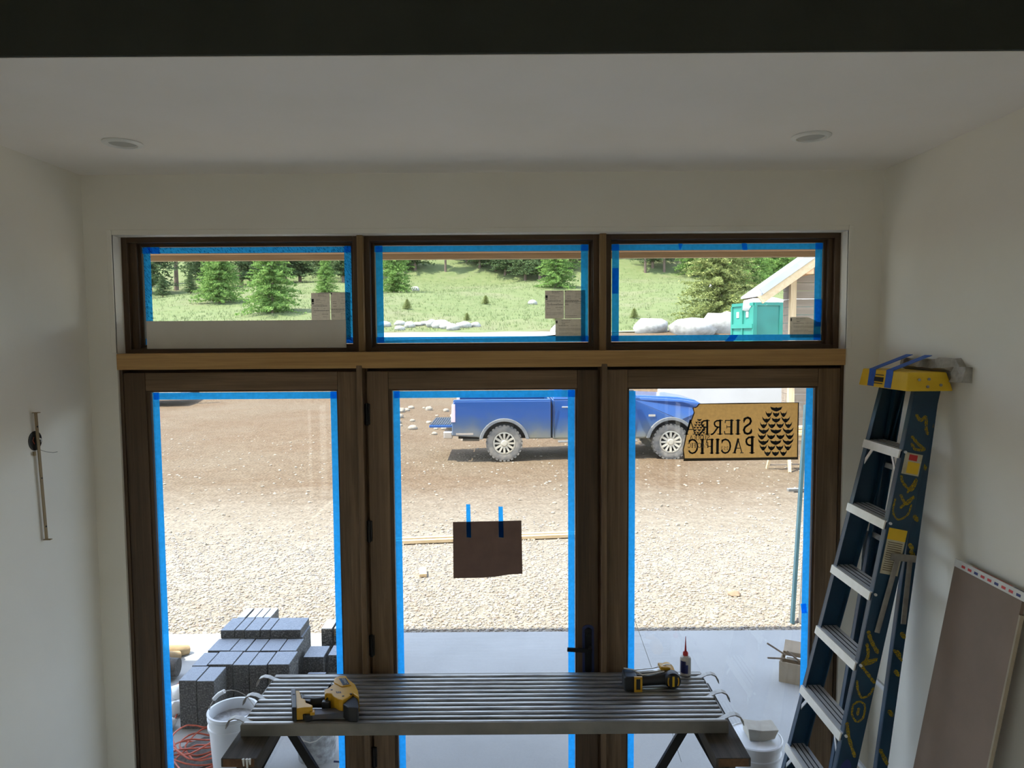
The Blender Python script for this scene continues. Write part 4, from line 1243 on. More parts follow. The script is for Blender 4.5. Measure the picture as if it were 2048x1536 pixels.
def spray_mark(pts, w, rear_rail=False):
    """a sprayed stroke: a smooth ribbon with rounded ends lying on the rail"""
    q = [pts[0]] + list(pts) + [pts[-1]]
    fine = []
    for j in range(1, len(q) - 2):
        p0, p1, p2, p3 = (Vector(q[j + d]) for d in (-1, 0, 1, 2))
        for s_ in range(6):
            t = s_ / 6
            fine.append(0.5 * ((2 * p1) + (p2 - p0) * t + (2 * p0 - 5 * p1 + 4 * p2 - p3) * t * t + (3 * p1 - p0 - 3 * p2 + p3) * t ** 3))
    fine.append(Vector(pts[-1]))
    P = []
    for kk, u in fine:
        if rear_rail:
            P.append(rear(2.167 - 0.2985 * kk, 1) + Vector((-0.022 + 0.046 * u, -0.0048, 0)))
        else:
            P.append(rail_face(kk, u) + Vector((0, -0.0010, 0)))
    d0, d1 = (P[1] - P[0]).normalized(), (P[-1] - P[-2]).normalized()
    P = [P[0] - d0 * w * 0.45] + P + [P[-1] + d1 * w * 0.45]
    vs, fs = [], []
    n_ = len(P)
    for j in range(n_):
        d = (P[min(j + 1, n_ - 1)] - P[max(j - 1, 0)]).normalized()
        wj = w * (0.35 if j in (0, n_ - 1) else 1.0 + 0.15 * math.sin(j * 1.7))
        nv = Vector((0, 1, 0)).cross(d).normalized() * (wj / 2)
        vs += [P[j] + nv, P[j] - nv]
    for j in range(n_ - 1):
        fs.append((2 * j, 2 * j + 1, 2 * j + 3, 2 * j + 2))
    MB().add(vs, fs).build('spray_mark', M['spray'], ld, recalc=False)


spray_mark([(-0.5, 0.25), (-0.44, 0.45), (-0.5, 0.62), (-0.34, 0.75), (-0.28, 0.85)], 0.013)
spray_mark([(-0.2, 0.25), (-0.12, 0.55), (-0.06, 0.85), (-0.04, 0.5), (-0.1, 0.3)], 0.012)
spray_mark([(0.36, 0.15), (0.45, 0.3), (0.52, 0.7), (0.36, 0.8), (0.56, 0.55)], 0.011)
spray_mark([(0.62, 0.3), (0.72, 0.6), (0.6, 0.85), (0.78, 0.4)], 0.012)
spray_mark([(0.68, 0.1), (0.86, 0.12), (0.95, 0.4), (0.86, 0.75), (0.72, 0.82)], 0.008)
spray_mark([(2.55, 0.15), (2.66, 0.35), (2.8, 0.75)], 0.016)
spray_mark([(2.72, 0.2), (2.86, 0.35), (3.0, 0.3), (2.9, 0.8), (3.0, 0.15), (3.14, 0.6), (3.22, 0.9)], 0.013)
spray_mark([(3.25, 0.1), (3.38, 0.25), (3.46, 0.5), (3.4, 0.8), (3.3, 0.92)], 0.010)
spray_mark([(3.58, 0.15), (3.52, 0.4), (3.56, 0.7), (3.72, 0.75), (3.8, 0.5), (3.72, 0.2), (3.6, 0.15)], 0.009)
spray_mark([(3.62, 0.45), (3.7, 0.45)], 0.012)
spray_mark([(3.85, 0.05), (4.05, 0.3), (4.28, 0.75)], 0.014)
for kk, u in ((-0.38, 0.6), (0.22, 0.5), (0.95, 0.4), (1.35, 0.3), (1.45, 0.5), (2.62, 0.7), (2.88, 0.5), (3.16, 0.6), (3.74, 0.55)):
    spray_mark([(kk, u - 0.1), (kk + 0.05, u + 0.15)], 0.018, True)
spray_mark([(2.86, 0.1), (3.0, 0.9)], 0.012, True)
spray_mark([(4.3, 0.1), (4.5, 0.9)], 0.016, True)

pad = thing('packing_pad', 'grey crumpled packing pad wedged between ladder top and wall', 'pad', (1.805, 3.03, 2.45))
pm = MB()
pts = []
ny, nz = 13, 6
pr_ = random.Random(5)
for s in (0, 1):
    for i in range(ny):
        for j in range(nz):
            y = 2.80 + 0.44 * i / (ny - 1)
            z = (2.455 - 0.01 * i / ny) + (0.095 if i > 1 else 0.06) * j / (nz - 1) + pr_.uniform(-0.004, 0.004)
            if s == 0:
                x = 1.756 + pr_.uniform(-0.004, 0.006) + 0.02 * j / (nz - 1) + (0.016 if i < 3 else 0)
                if z < 2.50 and 2.89 < y:
                    x = max(x, 1.808 - 0.0)
            else:
                x = 1.8185
            pts.append((x, y, z))
fc = []
for s in (0, 1):
    o = s * ny * nz
    for i in range(ny - 1):
        for j in range(nz - 1):
            fc.append((o + i * nz + j, o + (i + 1) * nz + j, o + (i + 1) * nz + j + 1, o + i * nz + j + 1))
o = ny * nz
for i in range(ny - 1):
    for j in (0, nz - 1):
        fc.append((i * nz + j, (i + 1) * nz + j, o + (i + 1) * nz + j, o + i * nz + j))
for j in range(nz - 1):
    for i in (0, ny - 1):
        fc.append((i * nz + j, i * nz + j + 1, o + i * nz + j + 1, o + i * nz + j))
pm.add(pts, fc)
pm.build('pad_body', M['padfoam'], pad)

# ---------------------------------------------------------------- brown panel leaning on the side wall
sp = thing('wallboard_offcut', 'narrow brown-faced wallboard offcut leaning on the wall beside the ladder', 'panel', (1.5, 2.6, 0))
ph, lean = 1.752, math.atan2(0.29, 1.75)
def lp(y, h, t):
    """panel point: y along the wall, h up the sheet, t through it"""
    base = Vector((1.496, y, 0.0))
    up = Vector((math.sin(lean), 0, math.cos(lean)))
    nr = Vector((-math.cos(lean), 0, math.sin(lean)))
    return base + up * h + nr * t
L = 1.772
body = MB()
Lp = L - 0.03
vs = [lp(2.412, 0.012, 0.0), lp(2.79, 0.0, 0.0), lp(2.79, Lp, 0), lp(2.412, Lp, 0), lp(2.412, 0.012, 0.0125), lp(2.79, 0, 0.0125), lp(2.79, Lp, 0.0125), lp(2.412, Lp, 0.0125)]
body.add(vs, [(0, 1, 2, 3), (7, 6, 5, 4), (0, 4, 5, 1), (1, 5, 6, 2), (2, 6, 7, 3), (3, 7, 4, 0)])
body.build('board', M['mdf'], sp)
ed = MB()
vs = [lp(2.404, 0.012, -0.0005), lp(2.412, 0.012, -0.0005), lp(2.412, Lp - 0.05, -0.0005), lp(2.404, Lp - 0.05, -0.0005), lp(2.404, 0.012, 0.0132), lp(2.412, 0.012, 0.0132), lp(2.412, Lp - 0.05, 0.0132), lp(2.404, Lp - 0.05, 0.0132)]
ed.add(vs, [(0, 1, 2, 3), (7, 6, 5, 4), (0, 4, 5, 1), (1, 5, 6, 2), (2, 6, 7, 3), (3, 7, 4, 0)])
ed.build('cut_edge', M['carton'], sp)
vs = [lp(2.40, Lp, -0.001), lp(2.792, Lp, -0.001), lp(2.792, L, -0.001), lp(2.40, L, -0.001), lp(2.40, Lp, 0.0140), lp(2.792, Lp, 0.0140), lp(2.792, L, 0.0140), lp(2.40, L, 0.0140)]
et = MB().add(vs, [(0, 1, 2, 3), (7, 6, 5, 4), (0, 4, 5, 1), (1, 5, 6, 2), (2, 6, 7, 3), (3, 7, 4, 0)]).build('end_tape', M['panel_edge'], sp)
for (a, b_, m) in ((2.40, 2.47, 'navy'), (2.475, 2.70, 'red')):
    MB().add([lp(a, L + 0.0004, 0.001), lp(b_, L + 0.0004, 0.001), lp(b_, L + 0.0004, 0.0085), lp(a, L + 0.0004, 0.0085)], [(0, 1, 2, 3)]).build('tape_print', M[m], et, recalc=False)
for k in range(9):
    a = 2.42 + k * 0.038
    MB().add([lp(a, Lp + 0.008, 0.0144), lp(a + 0.022, Lp + 0.008, 0.0144), lp(a + 0.022, Lp + 0.018, 0.0144), lp(a, Lp + 0.018, 0.0144)], [(0, 1, 2, 3)]).build('tape_lettering', M['navy' if k % 3 == 0 else 'red'], et, recalc=False)
# ================================================================ outside
# ---------------------------------------------------------------- ground, patio, porch roof
def build_terrain():
    xs = np.concatenate([np.linspace(-130, -30, 26), np.linspace(-28, -8, 21), np.linspace(-7, 12, 58), np.linspace(13, 34, 22), np.linspace(37, 130, 24)])
    ys = np.concatenate([np.linspace(6.30, 24, 70), np.linspace(24.5, 62, 66), np.linspace(63.5, 120, 38), np.linspace(124, 330, 26)])
    vs = [(float(x), float(y), terrain(float(x), float(y))) for y in ys for x in xs]
    nx, ny = len(xs), len(ys)
    tr = []
    for j in range(ny - 1):
        for i in range(nx - 1):
            a = j * nx + i
            tr += [(a, a + 1, a + nx + 1), (a, a + nx + 1, a + nx)]
    return np_mesh('ground', np.array(vs), np.array(tr), M['terrain'], smooth=True)


g = build_terrain()
tag(g, 'sunlit gravel yard rising to a grassy hillside', 'ground', kind='structure')
g2 = MB().box(-130, XL - 0.25, -30, 6.30, -0.6, -0.07).box(XR + 0.25, 130, -30, 6.30, -0.6, -0.07)
struct(g2.build('ground_beside', M['terrain']), 'yard ground on either side of the house', 'ground')
PA = -0.03
PYE = 6.30
pt = MB().box(-7.0, 7.0, YX, PYE, -0.25, PA)
struct(pt.build('patio', M['concrete'], bevel=0.008), 'shaded concrete porch slab outside the doors', 'patio')
struct(MB().box(-7.0, XL - 0.2, YW, YX, -0.25, 4.2).box(XR + 0.2, 7.0, YW, YX, -0.25, 4.2).box(XL - 0.2, XR + 0.2, YX - 0.02, YX, ZC + 0.4, 4.2).build('wall_outer', M['siding']), 'timber-clad outer wall of the house on both sides', 'wall')
pr = thing('porch_roof', 'cedar porch roof whose fascia shows along the transom tops', 'roof', (0, 5, 3.4), kind='structure')
for (xa, xb, ye) in ((-3.06, 7.5, 5.70), (-7.5, -3.062, 5.04)):  # left end cut back out of view so sun reaches the rear pavers
    MB().box(xa, xb, ye - 0.10, ye - 0.04, 3.306, 3.60).build('fascia', M['cedarx'], pr, bevel=0.004)
    MB().box(xa, xb, ye - 0.038, ye, 3.262, 3.60).build('drip_board', M['pinex'], pr, bevel=0.004)
    MB().box(xa, xb, 3.70, ye + 0.04, 3.70, 3.76).build('roof_sheet', M['metalroof'], pr)
for k in range(11):
    y0 = 3.78 + k * 0.142
    MB().box(-7.5 if y0 < 4.8 else -3.06, 7.5, y0, y0 + 0.138, 3.62, 3.66).build('soffit_board', M['pinex'], pr)
for k in range(12):
    x = -7.2 + k * 1.3
    MB().box(x - 0.04, x + 0.04, 3.77, 5.30 if x > -3.0 else 4.9, 3.46, 3.62).build('rafter', M['cedary'], pr, bevel=0.004)
for k, x in enumerate((-6.8, 6.8)):
    MB().box(x - 0.1, x + 0.1, 4.68, 4.88, PA, 3.62).build('post', M['cedarz'], pr, bevel=0.005)

# ---------------------------------------------------------------- gravel
def icosa():
    p = (1 + 5 ** 0.5) / 2
    v = np.array([(-1, p, 0), (1, p, 0), (-1, -p, 0), (1, -p, 0), (0, -1, p), (0, 1, p), (0, -1, -p), (0, 1, -p), (p, 0, -1), (p, 0, 1), (-p, 0, -1), (-p, 0, 1)], float)
    v /= np.linalg.norm(v[0])
    f = np.array([(0, 11, 5), (0, 5, 1), (0, 1, 7), (0, 7, 10), (0, 10, 11), (1, 5, 9), (5, 11, 4), (11, 10, 2), (10, 7, 6), (7, 1, 8), (3, 9, 4), (3, 4, 2), (3, 2, 6), (3, 6, 8), (3, 8, 9), (4, 9, 5), (2, 4, 11), (6, 2, 10), (8, 6, 7), (9, 8, 1)])
    return v, f


def stones(name, n, sampler, smin, smax, mat, seed, flat=0.6):
    rs = np.random.RandomState(seed)
    bv, bf = icosa()
    V, T = [], []
    for i in range(n):
        x, y = sampler(rs)
        s = smin + (smax - smin) * rs.rand() ** 2.2
        v = bv * (1 + rs.uniform(-0.25, 0.25, (12, 1)))
        v = v * np.array([s * rs.uniform(0.7, 1.3), s * rs.uniform(0.7, 1.2), s * flat * rs.uniform(0.7, 1.2)])
        a = rs.rand() * 6.283
        ca, sa = math.cos(a), math.sin(a)
        v = np.stack([v[:, 0] * ca - v[:, 1] * sa, v[:, 0] * sa + v[:, 1] * ca, v[:, 2]], 1)
        v += np.array([x, y, terrain(x, y) + s * flat * 0.35])
        V.append(v)
        T.append(bf + 12 * i)
    return np_mesh(name, np.concatenate(V), np.concatenate(T), mat)


def near(rs):
    while True:
        y = 6.31 + 5.2 * rs.rand() ** 1.25
        x = -0.35 + (rs.rand() * 2 - 1) * (0.75 * y + 0.3) * 0.66
        dens = 1.0 if y < 8.6 else max(0.12, 1 - (y - 8.6) / 2.2)
        if rs.rand() < dens:
            return x, y


def mid(rs):
    y = 9.0 + 12.5 * rs.rand() ** 1.3
    return (rs.rand() * 2 - 1) * 0.75 * y, y


o = stones('gravel', 30000, near, 0.007, 0.021, M['gravel'], 3)
tag(o, 'pale crushed gravel spread in front of the porch', 'gravel', kind='stuff')
o = stones('scattered_stones', 2600, mid, 0.010, 0.038, M['yardstone'], 4)
tag(o, 'loose small stones scattered over the dirt yard', 'stones', kind='stuff')


def boulder(name, label, x, y, s, seed, group=None, mat='rock', sink=0.3, cat='rock', flat=0.75):
    rs = np.random.RandomState(seed)
    bv, bf = icosa()
    mb = MB()
    # one subdivision
    v = [tuple(p) for p in bv]
    cache, f2 = {}, []
    def midp(a, b_):
        k = (min(a, b_), max(a, b_))
        if k not in cache:
            m = np.array(v[a]) + np.array(v[b_])
            v.append(tuple(m / np.linalg.norm(m)))
            cache[k] = len(v) - 1
        return cache[k]
    for a, b_, c in bf:
        ab, bc, ca = midp(a, b_), midp(b_, c), midp(c, a)
        f2 += [(a, ab, ca), (ab, b_, bc), (ca, bc, c), (ab, bc, ca)]
    vv = np.array(v) * (1 + rs.uniform(-0.16, 0.16, (len(v), 1)))
    vv *= np.array([s * rs.uniform(0.9, 1.35), s * rs.uniform(0.8, 1.1), s * flat])
    z = terrain(x, y) if y > PYE else PA
    vv += np.array([x, y, z + s * flat * (1 - sink * 2) * 0.9])
    mb.add([tuple(p) for p in vv], [tuple(int(i) for i in q) for q in f2])
    o = mb.build(name, M[mat], smooth=65)
    # origin at its base
    c = Vector((x, y, z))
    o.data.transform(Matrix.Translation(-c))
    o.location = c
    return tag(o, label, cat, group)


boulder('boulder', 'big pale boulder by the road, next to the mullion', 7.3, 37.2, 0.95, 11, flat=0.62)
boulder('boulder', 'broad pale boulder between the rounded boulder and the rubble', 9.1, 36.0, 1.15, 12, flat=0.5)
boulder('boulder', 'rough speckled boulder pile end beside the green dumpster', 11.0, 37.0, 1.0, 13, flat=0.8)
boulder('boulder', 'white boulder at the road edge by the lower paper label', 3.3, 46.2, 0.9, 15, flat=0.5)
rk = np.random.RandomState(21)
for (x, y, s) in ((-8.3, 53.1, 0.35), (-7.4, 51.7, 0.42), (-6.9, 52.3, 0.3), (-6.4, 52.6, 0.3), (-5.8, 51.6, 0.5), (-5.1, 51.0, 0.55), (-4.5, 50.4, 0.45), (-4.1, 49.6, 0.4), (-3.4, 50.7, 0.45), (-9.3, 52.4, 0.4), (-2.6, 51.2, 0.35), (-7.9, 50.4, 0.3), (2.2, 75.0, 0.5), (-12.5, 93.0, 0.6), (24.0, 84.0, 0.7), (27.0, 78.0, 0.5)):
    boulder('field_rock', 'pale rock lying in the hillside grass beyond the road', x, y, s, int(x * 10) % 97 + 3, 'pale rocks in the grass')
for i in range(30):
    x = -2.0 - 2.6 * rk.rand()
    y = 19.5 + 10 * rk.rand()
    boulder('rubble_stone', 'stone in the rubble strewn behind the open tailgate', x, y, 0.05 + 0.13 * rk.rand() ** 2, 200 + i, 'rubble behind the truck', cat='stone', mat='yardstone')
boulder('yard_stone', 'single tan stone on the gravel near the teal boards', 2.30, 7.25, 0.055, 31, cat='stone', mat='brownstone')

# ---------------------------------------------------------------- granite pavers stacked on the porch
def paver(x0, x1, y0, y1, z0, z1, label):
    g_ = 0.003
    root = thing('granite_paver', label, 'paver', ((x0 + x1) / 2, (y0 + y1) / 2, z0), group='granite pavers stacked on the porch')
    MB().box(x0 + g_, x1 - g_, y0 + g_, y1 - g_, z0, z1 - 0.004).build('block', M['granite'], root, bevel=0.004)
    MB().box(x0 + g_ + 0.002, x1 - g_ - 0.002, y0 + g_ + 0.002, y1 - g_ - 0.002, z1 - 0.004, z1).build('sawn_face', M['granite_top'], root)
    return root


ROWS = [(4.71, 4.935, (-2.30, -2.175, -2.05), 'front corner of the stack'),
        (4.94, 5.165, (-2.31, -2.20, -2.02, -1.90, -1.77, -1.61), 'second row of the stack'),
        (5.17, 5.395, (-2.30, -2.13, -2.01, -1.90, -1.76, -1.63), 'third row of the stack'),
        (5.40, 5.645, (-2.29, -2.10, -1.90, -1.65), 'back row of the stack')]
ORD = ('first', 'second', 'third', 'fourth', 'fifth')
pc = random.Random(9)
for (y0, y1, xs, nm) in ROWS:
    for i in range(len(xs) - 1):
        dy = pc.uniform(-0.007, 0.007)
        paver(xs[i], xs[i + 1], y0 + dy + 0.004, y1 + dy - 0.004, PA, 0.315 - pc.uniform(0, 0.004), 'upright grey granite paver, %s from the canvas roll, %s' % (ORD[i], nm))
xs = (-2.29, -2.18, -2.10, -1.98, -1.90, -1.66)
for i in range(5):
    paver(xs[i], xs[i + 1], 5.395 + 0.004 * (i % 2), 5.643, 0.3155, 0.378, 'grey granite paver of the raised upper course, %s from the canvas roll' % ORD[i])
for i, (a, b_) in enumerate(((-2.27, -2.20), (-2.19, -2.12), (-2.12, -2.055), (-2.055, -1.99))):
    paver(a, b_, 5.67, 5.89, PA, 0.365, 'narrow granite slab standing behind the stack, %s from the canvas roll' % ORD[i])
# second, lower heap
for (x0, x1, y0, y1, z0, z1) in ((-1.60, -1.44, 5.22, 5.42, PA, 0.10), (-1.60, -1.44, 5.23, 5.43, 0.10, 0.235), (-1.42, -1.25, 5.24, 5.44, PA, 0.10), (-1.42, -1.25, 5.26, 5.44, 0.10, 0.235), (-1.595, -1.50, 5.72, 5.92, PA, 0.25), (-1.49, -1.41, 5.72, 5.92, PA, 0.25),
                                  (-1.56, -1.40, 4.99, 5.17, PA, 0.08), (-1.38, -1.20, 4.95, 5.12, PA, 0.07), (-1.54, -1.40, 5.0, 5.16, 0.08, 0.155)):
    paver(x0, x1, y0, y1, z0, z1, 'granite paver in the low heap beside the tall stack')

# ---------------------------------------------------------------- buckets
def bucket(name, label, x, y, z, h=0.37, r=0.15, lid=False, shell='bucket'):
    root = thing(name, label, 'bucket', (x, y, z))
    prof = [(r * 0.80, 0.0), (r * 0.90, h * 0.62), (r * 0.92, h * 0.76), (r * 0.985, h * 0.765), (r * 0.985, h * 0.80), (r * 0.94, h * 0.81), (r * 0.945, h * 0.90), (r * 0.99, h * 0.905), (r * 0.99, h * 0.935), (r * 0.95, h * 0.94), (r * 0.96, h * 0.975), (r, h * 0.98), (r, h)]
    if not lid:
        prof += [(r * 0.91, h), (r * 0.90, h * 0.95), (r * 0.88, h * 0.84)]
    MB().lathe(prof, 40, (x, y, z)).build('shell', M[shell], root, smooth=40)
    return root


bl = bucket('plaster_bucket', 'open white bucket with bail handle in front of the paver stack', -1.735, 4.235, PA, 0.40)
MB().lathe([(0.129, 0.30), (0.128, 0.337), (0.06, 0.342), (0.004, 0.338)], 32, (-1.735, 4.235, PA)).build('mortar_residue', M['slurry'], bl, smooth=40)
hp_ = []
for i in range(13):
    t = PI * i / 12
    hp_.append((-1.735 - 0.152 * math.cos(t), 4.235 - 0.02 * math.sin(t), PA + 0.33 + 0.20 * math.sin(t)))
MB().tube(hp_, 0.0028, 6).build('bail_wire', M['galv'], bl, smooth=40)
MB().tube([hp_[3], hp_[4], hp_[5]], 0.013, 10).build('bail_grip', M['bucket'], bl, smooth=40)
pm_ = MB()
for r_ in range(9):
    zz = PA + 0.235 - r_ * 0.012
    for q in range(5 if r_ % 3 else 7):
        t0 = R(-62 + q * 7)
        t1 = t0 + R(5)
        rr_ = 0.1315 + 0.001
        rr_ = 0.15 * (0.80 + 0.10 * (zz - PA) / (0.4 * 0.62)) + 0.0008
        hh = 0.007 if r_ < 2 else 0.003
        pm_.add([(-1.735 + rr_ * math.cos(t0), 4.235 + rr_ * math.sin(t0), zz), (-1.735 + rr_ * math.cos(t1), 4.235 + rr_ * math.sin(t1), zz), (-1.735 + rr_ * math.cos(t1), 4.235 + rr_ * math.sin(t1), zz + hh), (-1.735 + rr_ * math.cos(t0), 4.235 + rr_ * math.sin(t0), zz + hh)], [(0, 1, 2, 3)])
pm_.build('print', M['navy'], bl, recalc=False)

br = bucket('lidded_bucket', 'lidded white bucket carrying a stone, beside the ladder', 1.385, 3.945, PA, 0.37, 0.15, True)
MB().lathe([(0.153, 0.345), (0.154, 0.372), (0.146, 0.376), (0.140, 0.368), (0.02, 0.366), (0.002, 0.366)], 40, (1.385, 3.945, PA)).build('lid', M['bucket'], br, smooth=40)
sb_ = MB().prism([(-0.085, 0.0), (0.01, -0.006), (0.075, 0.012), (0.10, 0.085), (-0.005, 0.078), (-0.095, 0.095)], -0.05, 0.055)
sb_.v = [(1.415 + p[0] * 0.9, 3.95 + p[1] * 1.1, PA + 0.3745 + p[2] * 0.72) for p in sb_.v]
so_ = sb_.build('stone_block', M['blockstone'], bevel=0.004)
so_.data.transform(Matrix.Translation((-1.415, -3.95, -(PA + 0.368))))
so_.location = (1.415, 3.95, PA + 0.368)
tag(so_, 'broken pale stone block resting on the bucket lid', 'stone')

b3 = bucket('mortar_bucket', 'white bucket with loose handle half hidden behind the plank', -1.27, 4.40, PA, 0.36, 0.145, False, 'slurry')
MB().lathe([(0.125, 0.25), (0.124, 0.31), (0.05, 0.312), (0.004, 0.31)], 28, (-1.27, 4.40, PA)).build('mortar_residue', M['slurry'], b3, smooth=40)
MB().tube([(-1.27 + 0.148 * math.cos(t), 4.40 + 0.148 * math.sin(t), PA + 0.30 - 0.13 * math.sin(t + PI) ** 2) for t in [PI + PI * i / 12 for i in range(13)]], 0.0035, 6).build('bail_wire', M['white_trim'], b3)
# printed plastic bag
bag = thing('plastic_sack', 'crumpled white printed sack beside the hidden bucket', 'sack', (-0.99, 4.02, PA))
bm_ = MB()
bs = np.random.RandomState(8)
for j in range(7):
    for i in range(14):
        t = 2 * PI * i / 14
        rr_ = (0.10 - 0.012 * j) * (1 + bs.uniform(-0.12, 0.12))
        bm_.v.append((-0.985 + rr_ * 0.8 * math.cos(t), 4.02 + rr_ * math.sin(t), PA + 0.055 * j + 0.0))
for j in range(6):
    for i in range(14):
        bm_.f.append((j * 14 + i, j * 14 + (i + 1) % 14, (j + 1) * 14 + (i + 1) % 14, (j + 1) * 14 + i))
bm_.f.append(tuple(range(6 * 14, 7 * 14)))
bm_.build('sack', M['whitebag'], bag, smooth=70)
for k in range(4):
    MB().obox((-1.02, 3.936 + 0.004 * k, PA + 0.10 + 0.045 * k), (0.05, 0.002, 0.012), (0.15, 0.2, 0.2)).build('print', M['navy'], bag)

# ---------------------------------------------------------------- cords, sacks and canvas at the porch edge
cr = random.Random(14)
for k in range(9):
    pts = []
    cx, cy = -2.02 + cr.uniform(-0.06, 0.08), 4.34 + cr.uniform(-0.08, 0.14)
    rx, ry = cr.uniform(0.15, 0.27), cr.uniform(0.10, 0.22)
    a0 = cr.uniform(0, 6)
    for i in range(34):
        t = a0 + i / 33 * 2 * PI * cr.choice((0.97, 1.0, 1.02))
        pts.append((cx + rx * math.cos(t), cy + ry * math.sin(t) * (0.8 + 0.2 * math.sin(3 * t)), PA + 0.012 + k * 0.012 + 0.012 * math.sin(2 * t + k)))
    if k == 0:
        coil = thing('extension_cord', 'tangled red-orange extension cord heaped behind the open bucket', 'cord', (-2.02, 4.34, PA))
    MB().tube(pts, 0.0055, 6).build('cord_loop', M['cord'], coil, smooth=60)
gp = boulder('grit_heap', 'dark grit heap lying under the tangled cord', -2.0, 4.42, 0.20, 41, cat='grit heap', mat='dirtypile', flat=0.25, sink=0.45)
MB_ = MB().tube([(-2.62, 5.28, PA + 0.01), (-2.5, 5.2, PA + 0.1), (-2.42, 5.05, PA + 0.12), (-2.40, 4.9, PA + 0.02), (-2.37, 4.75, PA + 0.012)], 0.007, 6)
tag(MB_.build('hose', M['cord'], smooth=60), 'short red cord end looping beside the paver stack', 'cord')
cv = thing('canvas_roll', 'rolled tan canvas with dark round end at the porch edge', 'canvas', (-2.86, 5.55, PA))
MB().tube([(-3.35, 5.42, PA + 0.085), (-2.74, 5.46, PA + 0.085)], 0.083, 18).build('roll', M['tan'], cv, smooth=40)
MB().tube([(-2.745, 5.46, PA + 0.085), (-2.66, 5.465, PA + 0.082)], [0.075, 0.07], 18).build('roll_end', M['dirtypile'], cv, smooth=40)
for k, (x, y, a, c, m) in enumerate(((-3.0, 5.62, 0.09, 0.1, 'tan'), (-2.98, 5.74, 0.05, 0.35, 'tan'))):
    MB().tube([(x - 0.35, y - 0.10, PA + 0.04), (x - 0.1, y, PA + 0.08), (x + 0.12, y + 0.07, PA + 0.055), (x + 0.2, y + 0.16, PA + 0.03)], [0.05, 0.06, 0.055, 0.04], 10).build('fold', M[m], cv, smooth=60)
sk = thing('cloth_bundle', 'pale crumpled bags lying beside the paver stack', 'bags', (-2.42, 5.1, PA))
for k, (x, y, s) in enumerate(((-2.46, 5.12, 0.09), (-2.41, 4.93, 0.075), (-2.38, 4.72, 0.06))):
    rs = np.random.RandomState(60 + k)
    bv, bf = icosa()
    vv = bv * (1 + rs.uniform(-0.25, 0.25, (12, 1))) * np.array([s, s, s * 0.8]) + np.array([x, y, PA + s * 0.62])
    MB().add([tuple(p) for p in vv], [tuple(int(i) for i in q) for q in bf]).build('bag', M['whitebag'], sk, smooth=80)

# ---------------------------------------------------------------- yard bits near the porch
for k, (dy, dz, lab) in enumerate(((0, 0, 'nearer of two long pale boards lying on the gravel'), (0.065, 0.012, 'farther of two long pale boards lying on the gravel'))):
    a, b_ = Vector((-2.0, 9.235 + dy * 1.4, terrain(-2.0, 9.2) + 0.035 + dz)), Vector((1.15, 9.63 + dy, terrain(1.15, 9.6) + 0.035 + dz))
    o = thing('long_board', lab, 'board', (a + b_) / 2, group='long boards on the gravel')
    MB().bar(a, b_, 0.06, 0.045).build('board', M['pinex'], o, bevel=0.004)
o = MB().obox((-1.04, 8.0, terrain(-1.04, 8.0) + 0.03), (0.085, 0.24, 0.035), (0, 0, 0.15)).build('wood_offcut', M['piney'], bevel=0.003)
tag(o, 'short pale wood offcut lying on the gravel', 'wood scrap')
# boards leaning at the porch corner
tb = thing('leaning_boards', 'two long teal-edged boards leaning at the porch corner', 'boards', (2.66, 6.48, terrain(2.66, 6.48)))
MB().bar((2.615, 6.50, terrain(2.6, 6.5)), (2.93, 7.05, 1.95), 0.045, 0.03, (1, 0, 0)).build('board', M['teal'], tb, bevel=0.003)
MB().bar((2.70, 6.50, terrain(2.7, 6.5)), (3.02, 7.05, 1.95), 0.075, 0.03, (1, 0, 0)).build('board', M['galv'], tb, bevel=0.003)
bx_ = thing('trestle_bar', 'low grey trestle standing on the gravel beyond the leaning boards', 'trestle', (3.5, 7.6, terrain(3.5, 7.6)))
MB().bar((2.98, 7.6, 0.97), (4.2, 7.62, 1.0), 0.05, 0.03).build('top_bar', M['galv'], bx_, bevel=0.003)
MB().bar((3.06, 7.64, 0.945), (4.2, 7.66, 0.955), 0.03, 0.025).build('under_bar', M['alu_rail'], bx_, bevel=0.003)
for x in (3.4, 4.1):
    for s in (-1, 1):
        MB().bar((x, 7.62, 0.94), (x + 0.1, 7.62 + s * 0.3, terrain(x, 7.6)), 0.03, 0.03, (1, 0, 0)).build('leg', M['galv'], bx_)
# carton with sticks
ct = thing('carton', 'open carton with sticks poking out on the porch', 'box', (2.2, 5.38, PA))
cm = Matrix.Translation((2.235, 5.36, PA)) @ Matrix.Rotation(R(-28), 4, 'Z')
for (a, b_, c, d) in ((-0.15, 0.15, -0.11, -0.105), (-0.15, 0.15, 0.105, 0.11), (-0.15, -0.145, -0.105, 0.105), (0.145, 0.15, -0.105, 0.105)):
    MB(cm).box(a, b_, c, d, 0.0, 0.16).build('side', M['carton'], ct)
MB(cm).box(-0.145, 0.145, -0.105, 0.105, 0.0, 0.006).build('bottom', M['carton'], ct)
MB(cm).obox((0.0, 0.16, 0.185), (0.29, 0.11, 0.004), (0.5, 0, 0)).build('flap', M['carton'], ct)
MB(cm).obox((-0.02, -0.02, 0.165), (0.2, 0.02, 0.02), (0, 0.2, 0.5)).build('scrap', M['whitebag'], ct)
for k, (p, q) in enumerate((((2.30, 5.33, PA + 0.08), (1.98, 5.40, PA + 0.275)), ((2.28, 5.38, PA + 0.15), (1.96, 5.33, PA + 0.19)), ((2.3, 5.3, PA + 0.09), (2.12, 5.36, PA + 0.23)))):
    o = MB().tube([p, q], 0.007, 6).build('stick', M['siding'])
    o.data.transform(Matrix.Translation(-Vector(p)))
    o.location = p
    tag(o, ('stick in the carton pointing up towards the yard', 'stick in the carton lying almost level', 'short stick in the carton beside its flap')[k], 'stick')
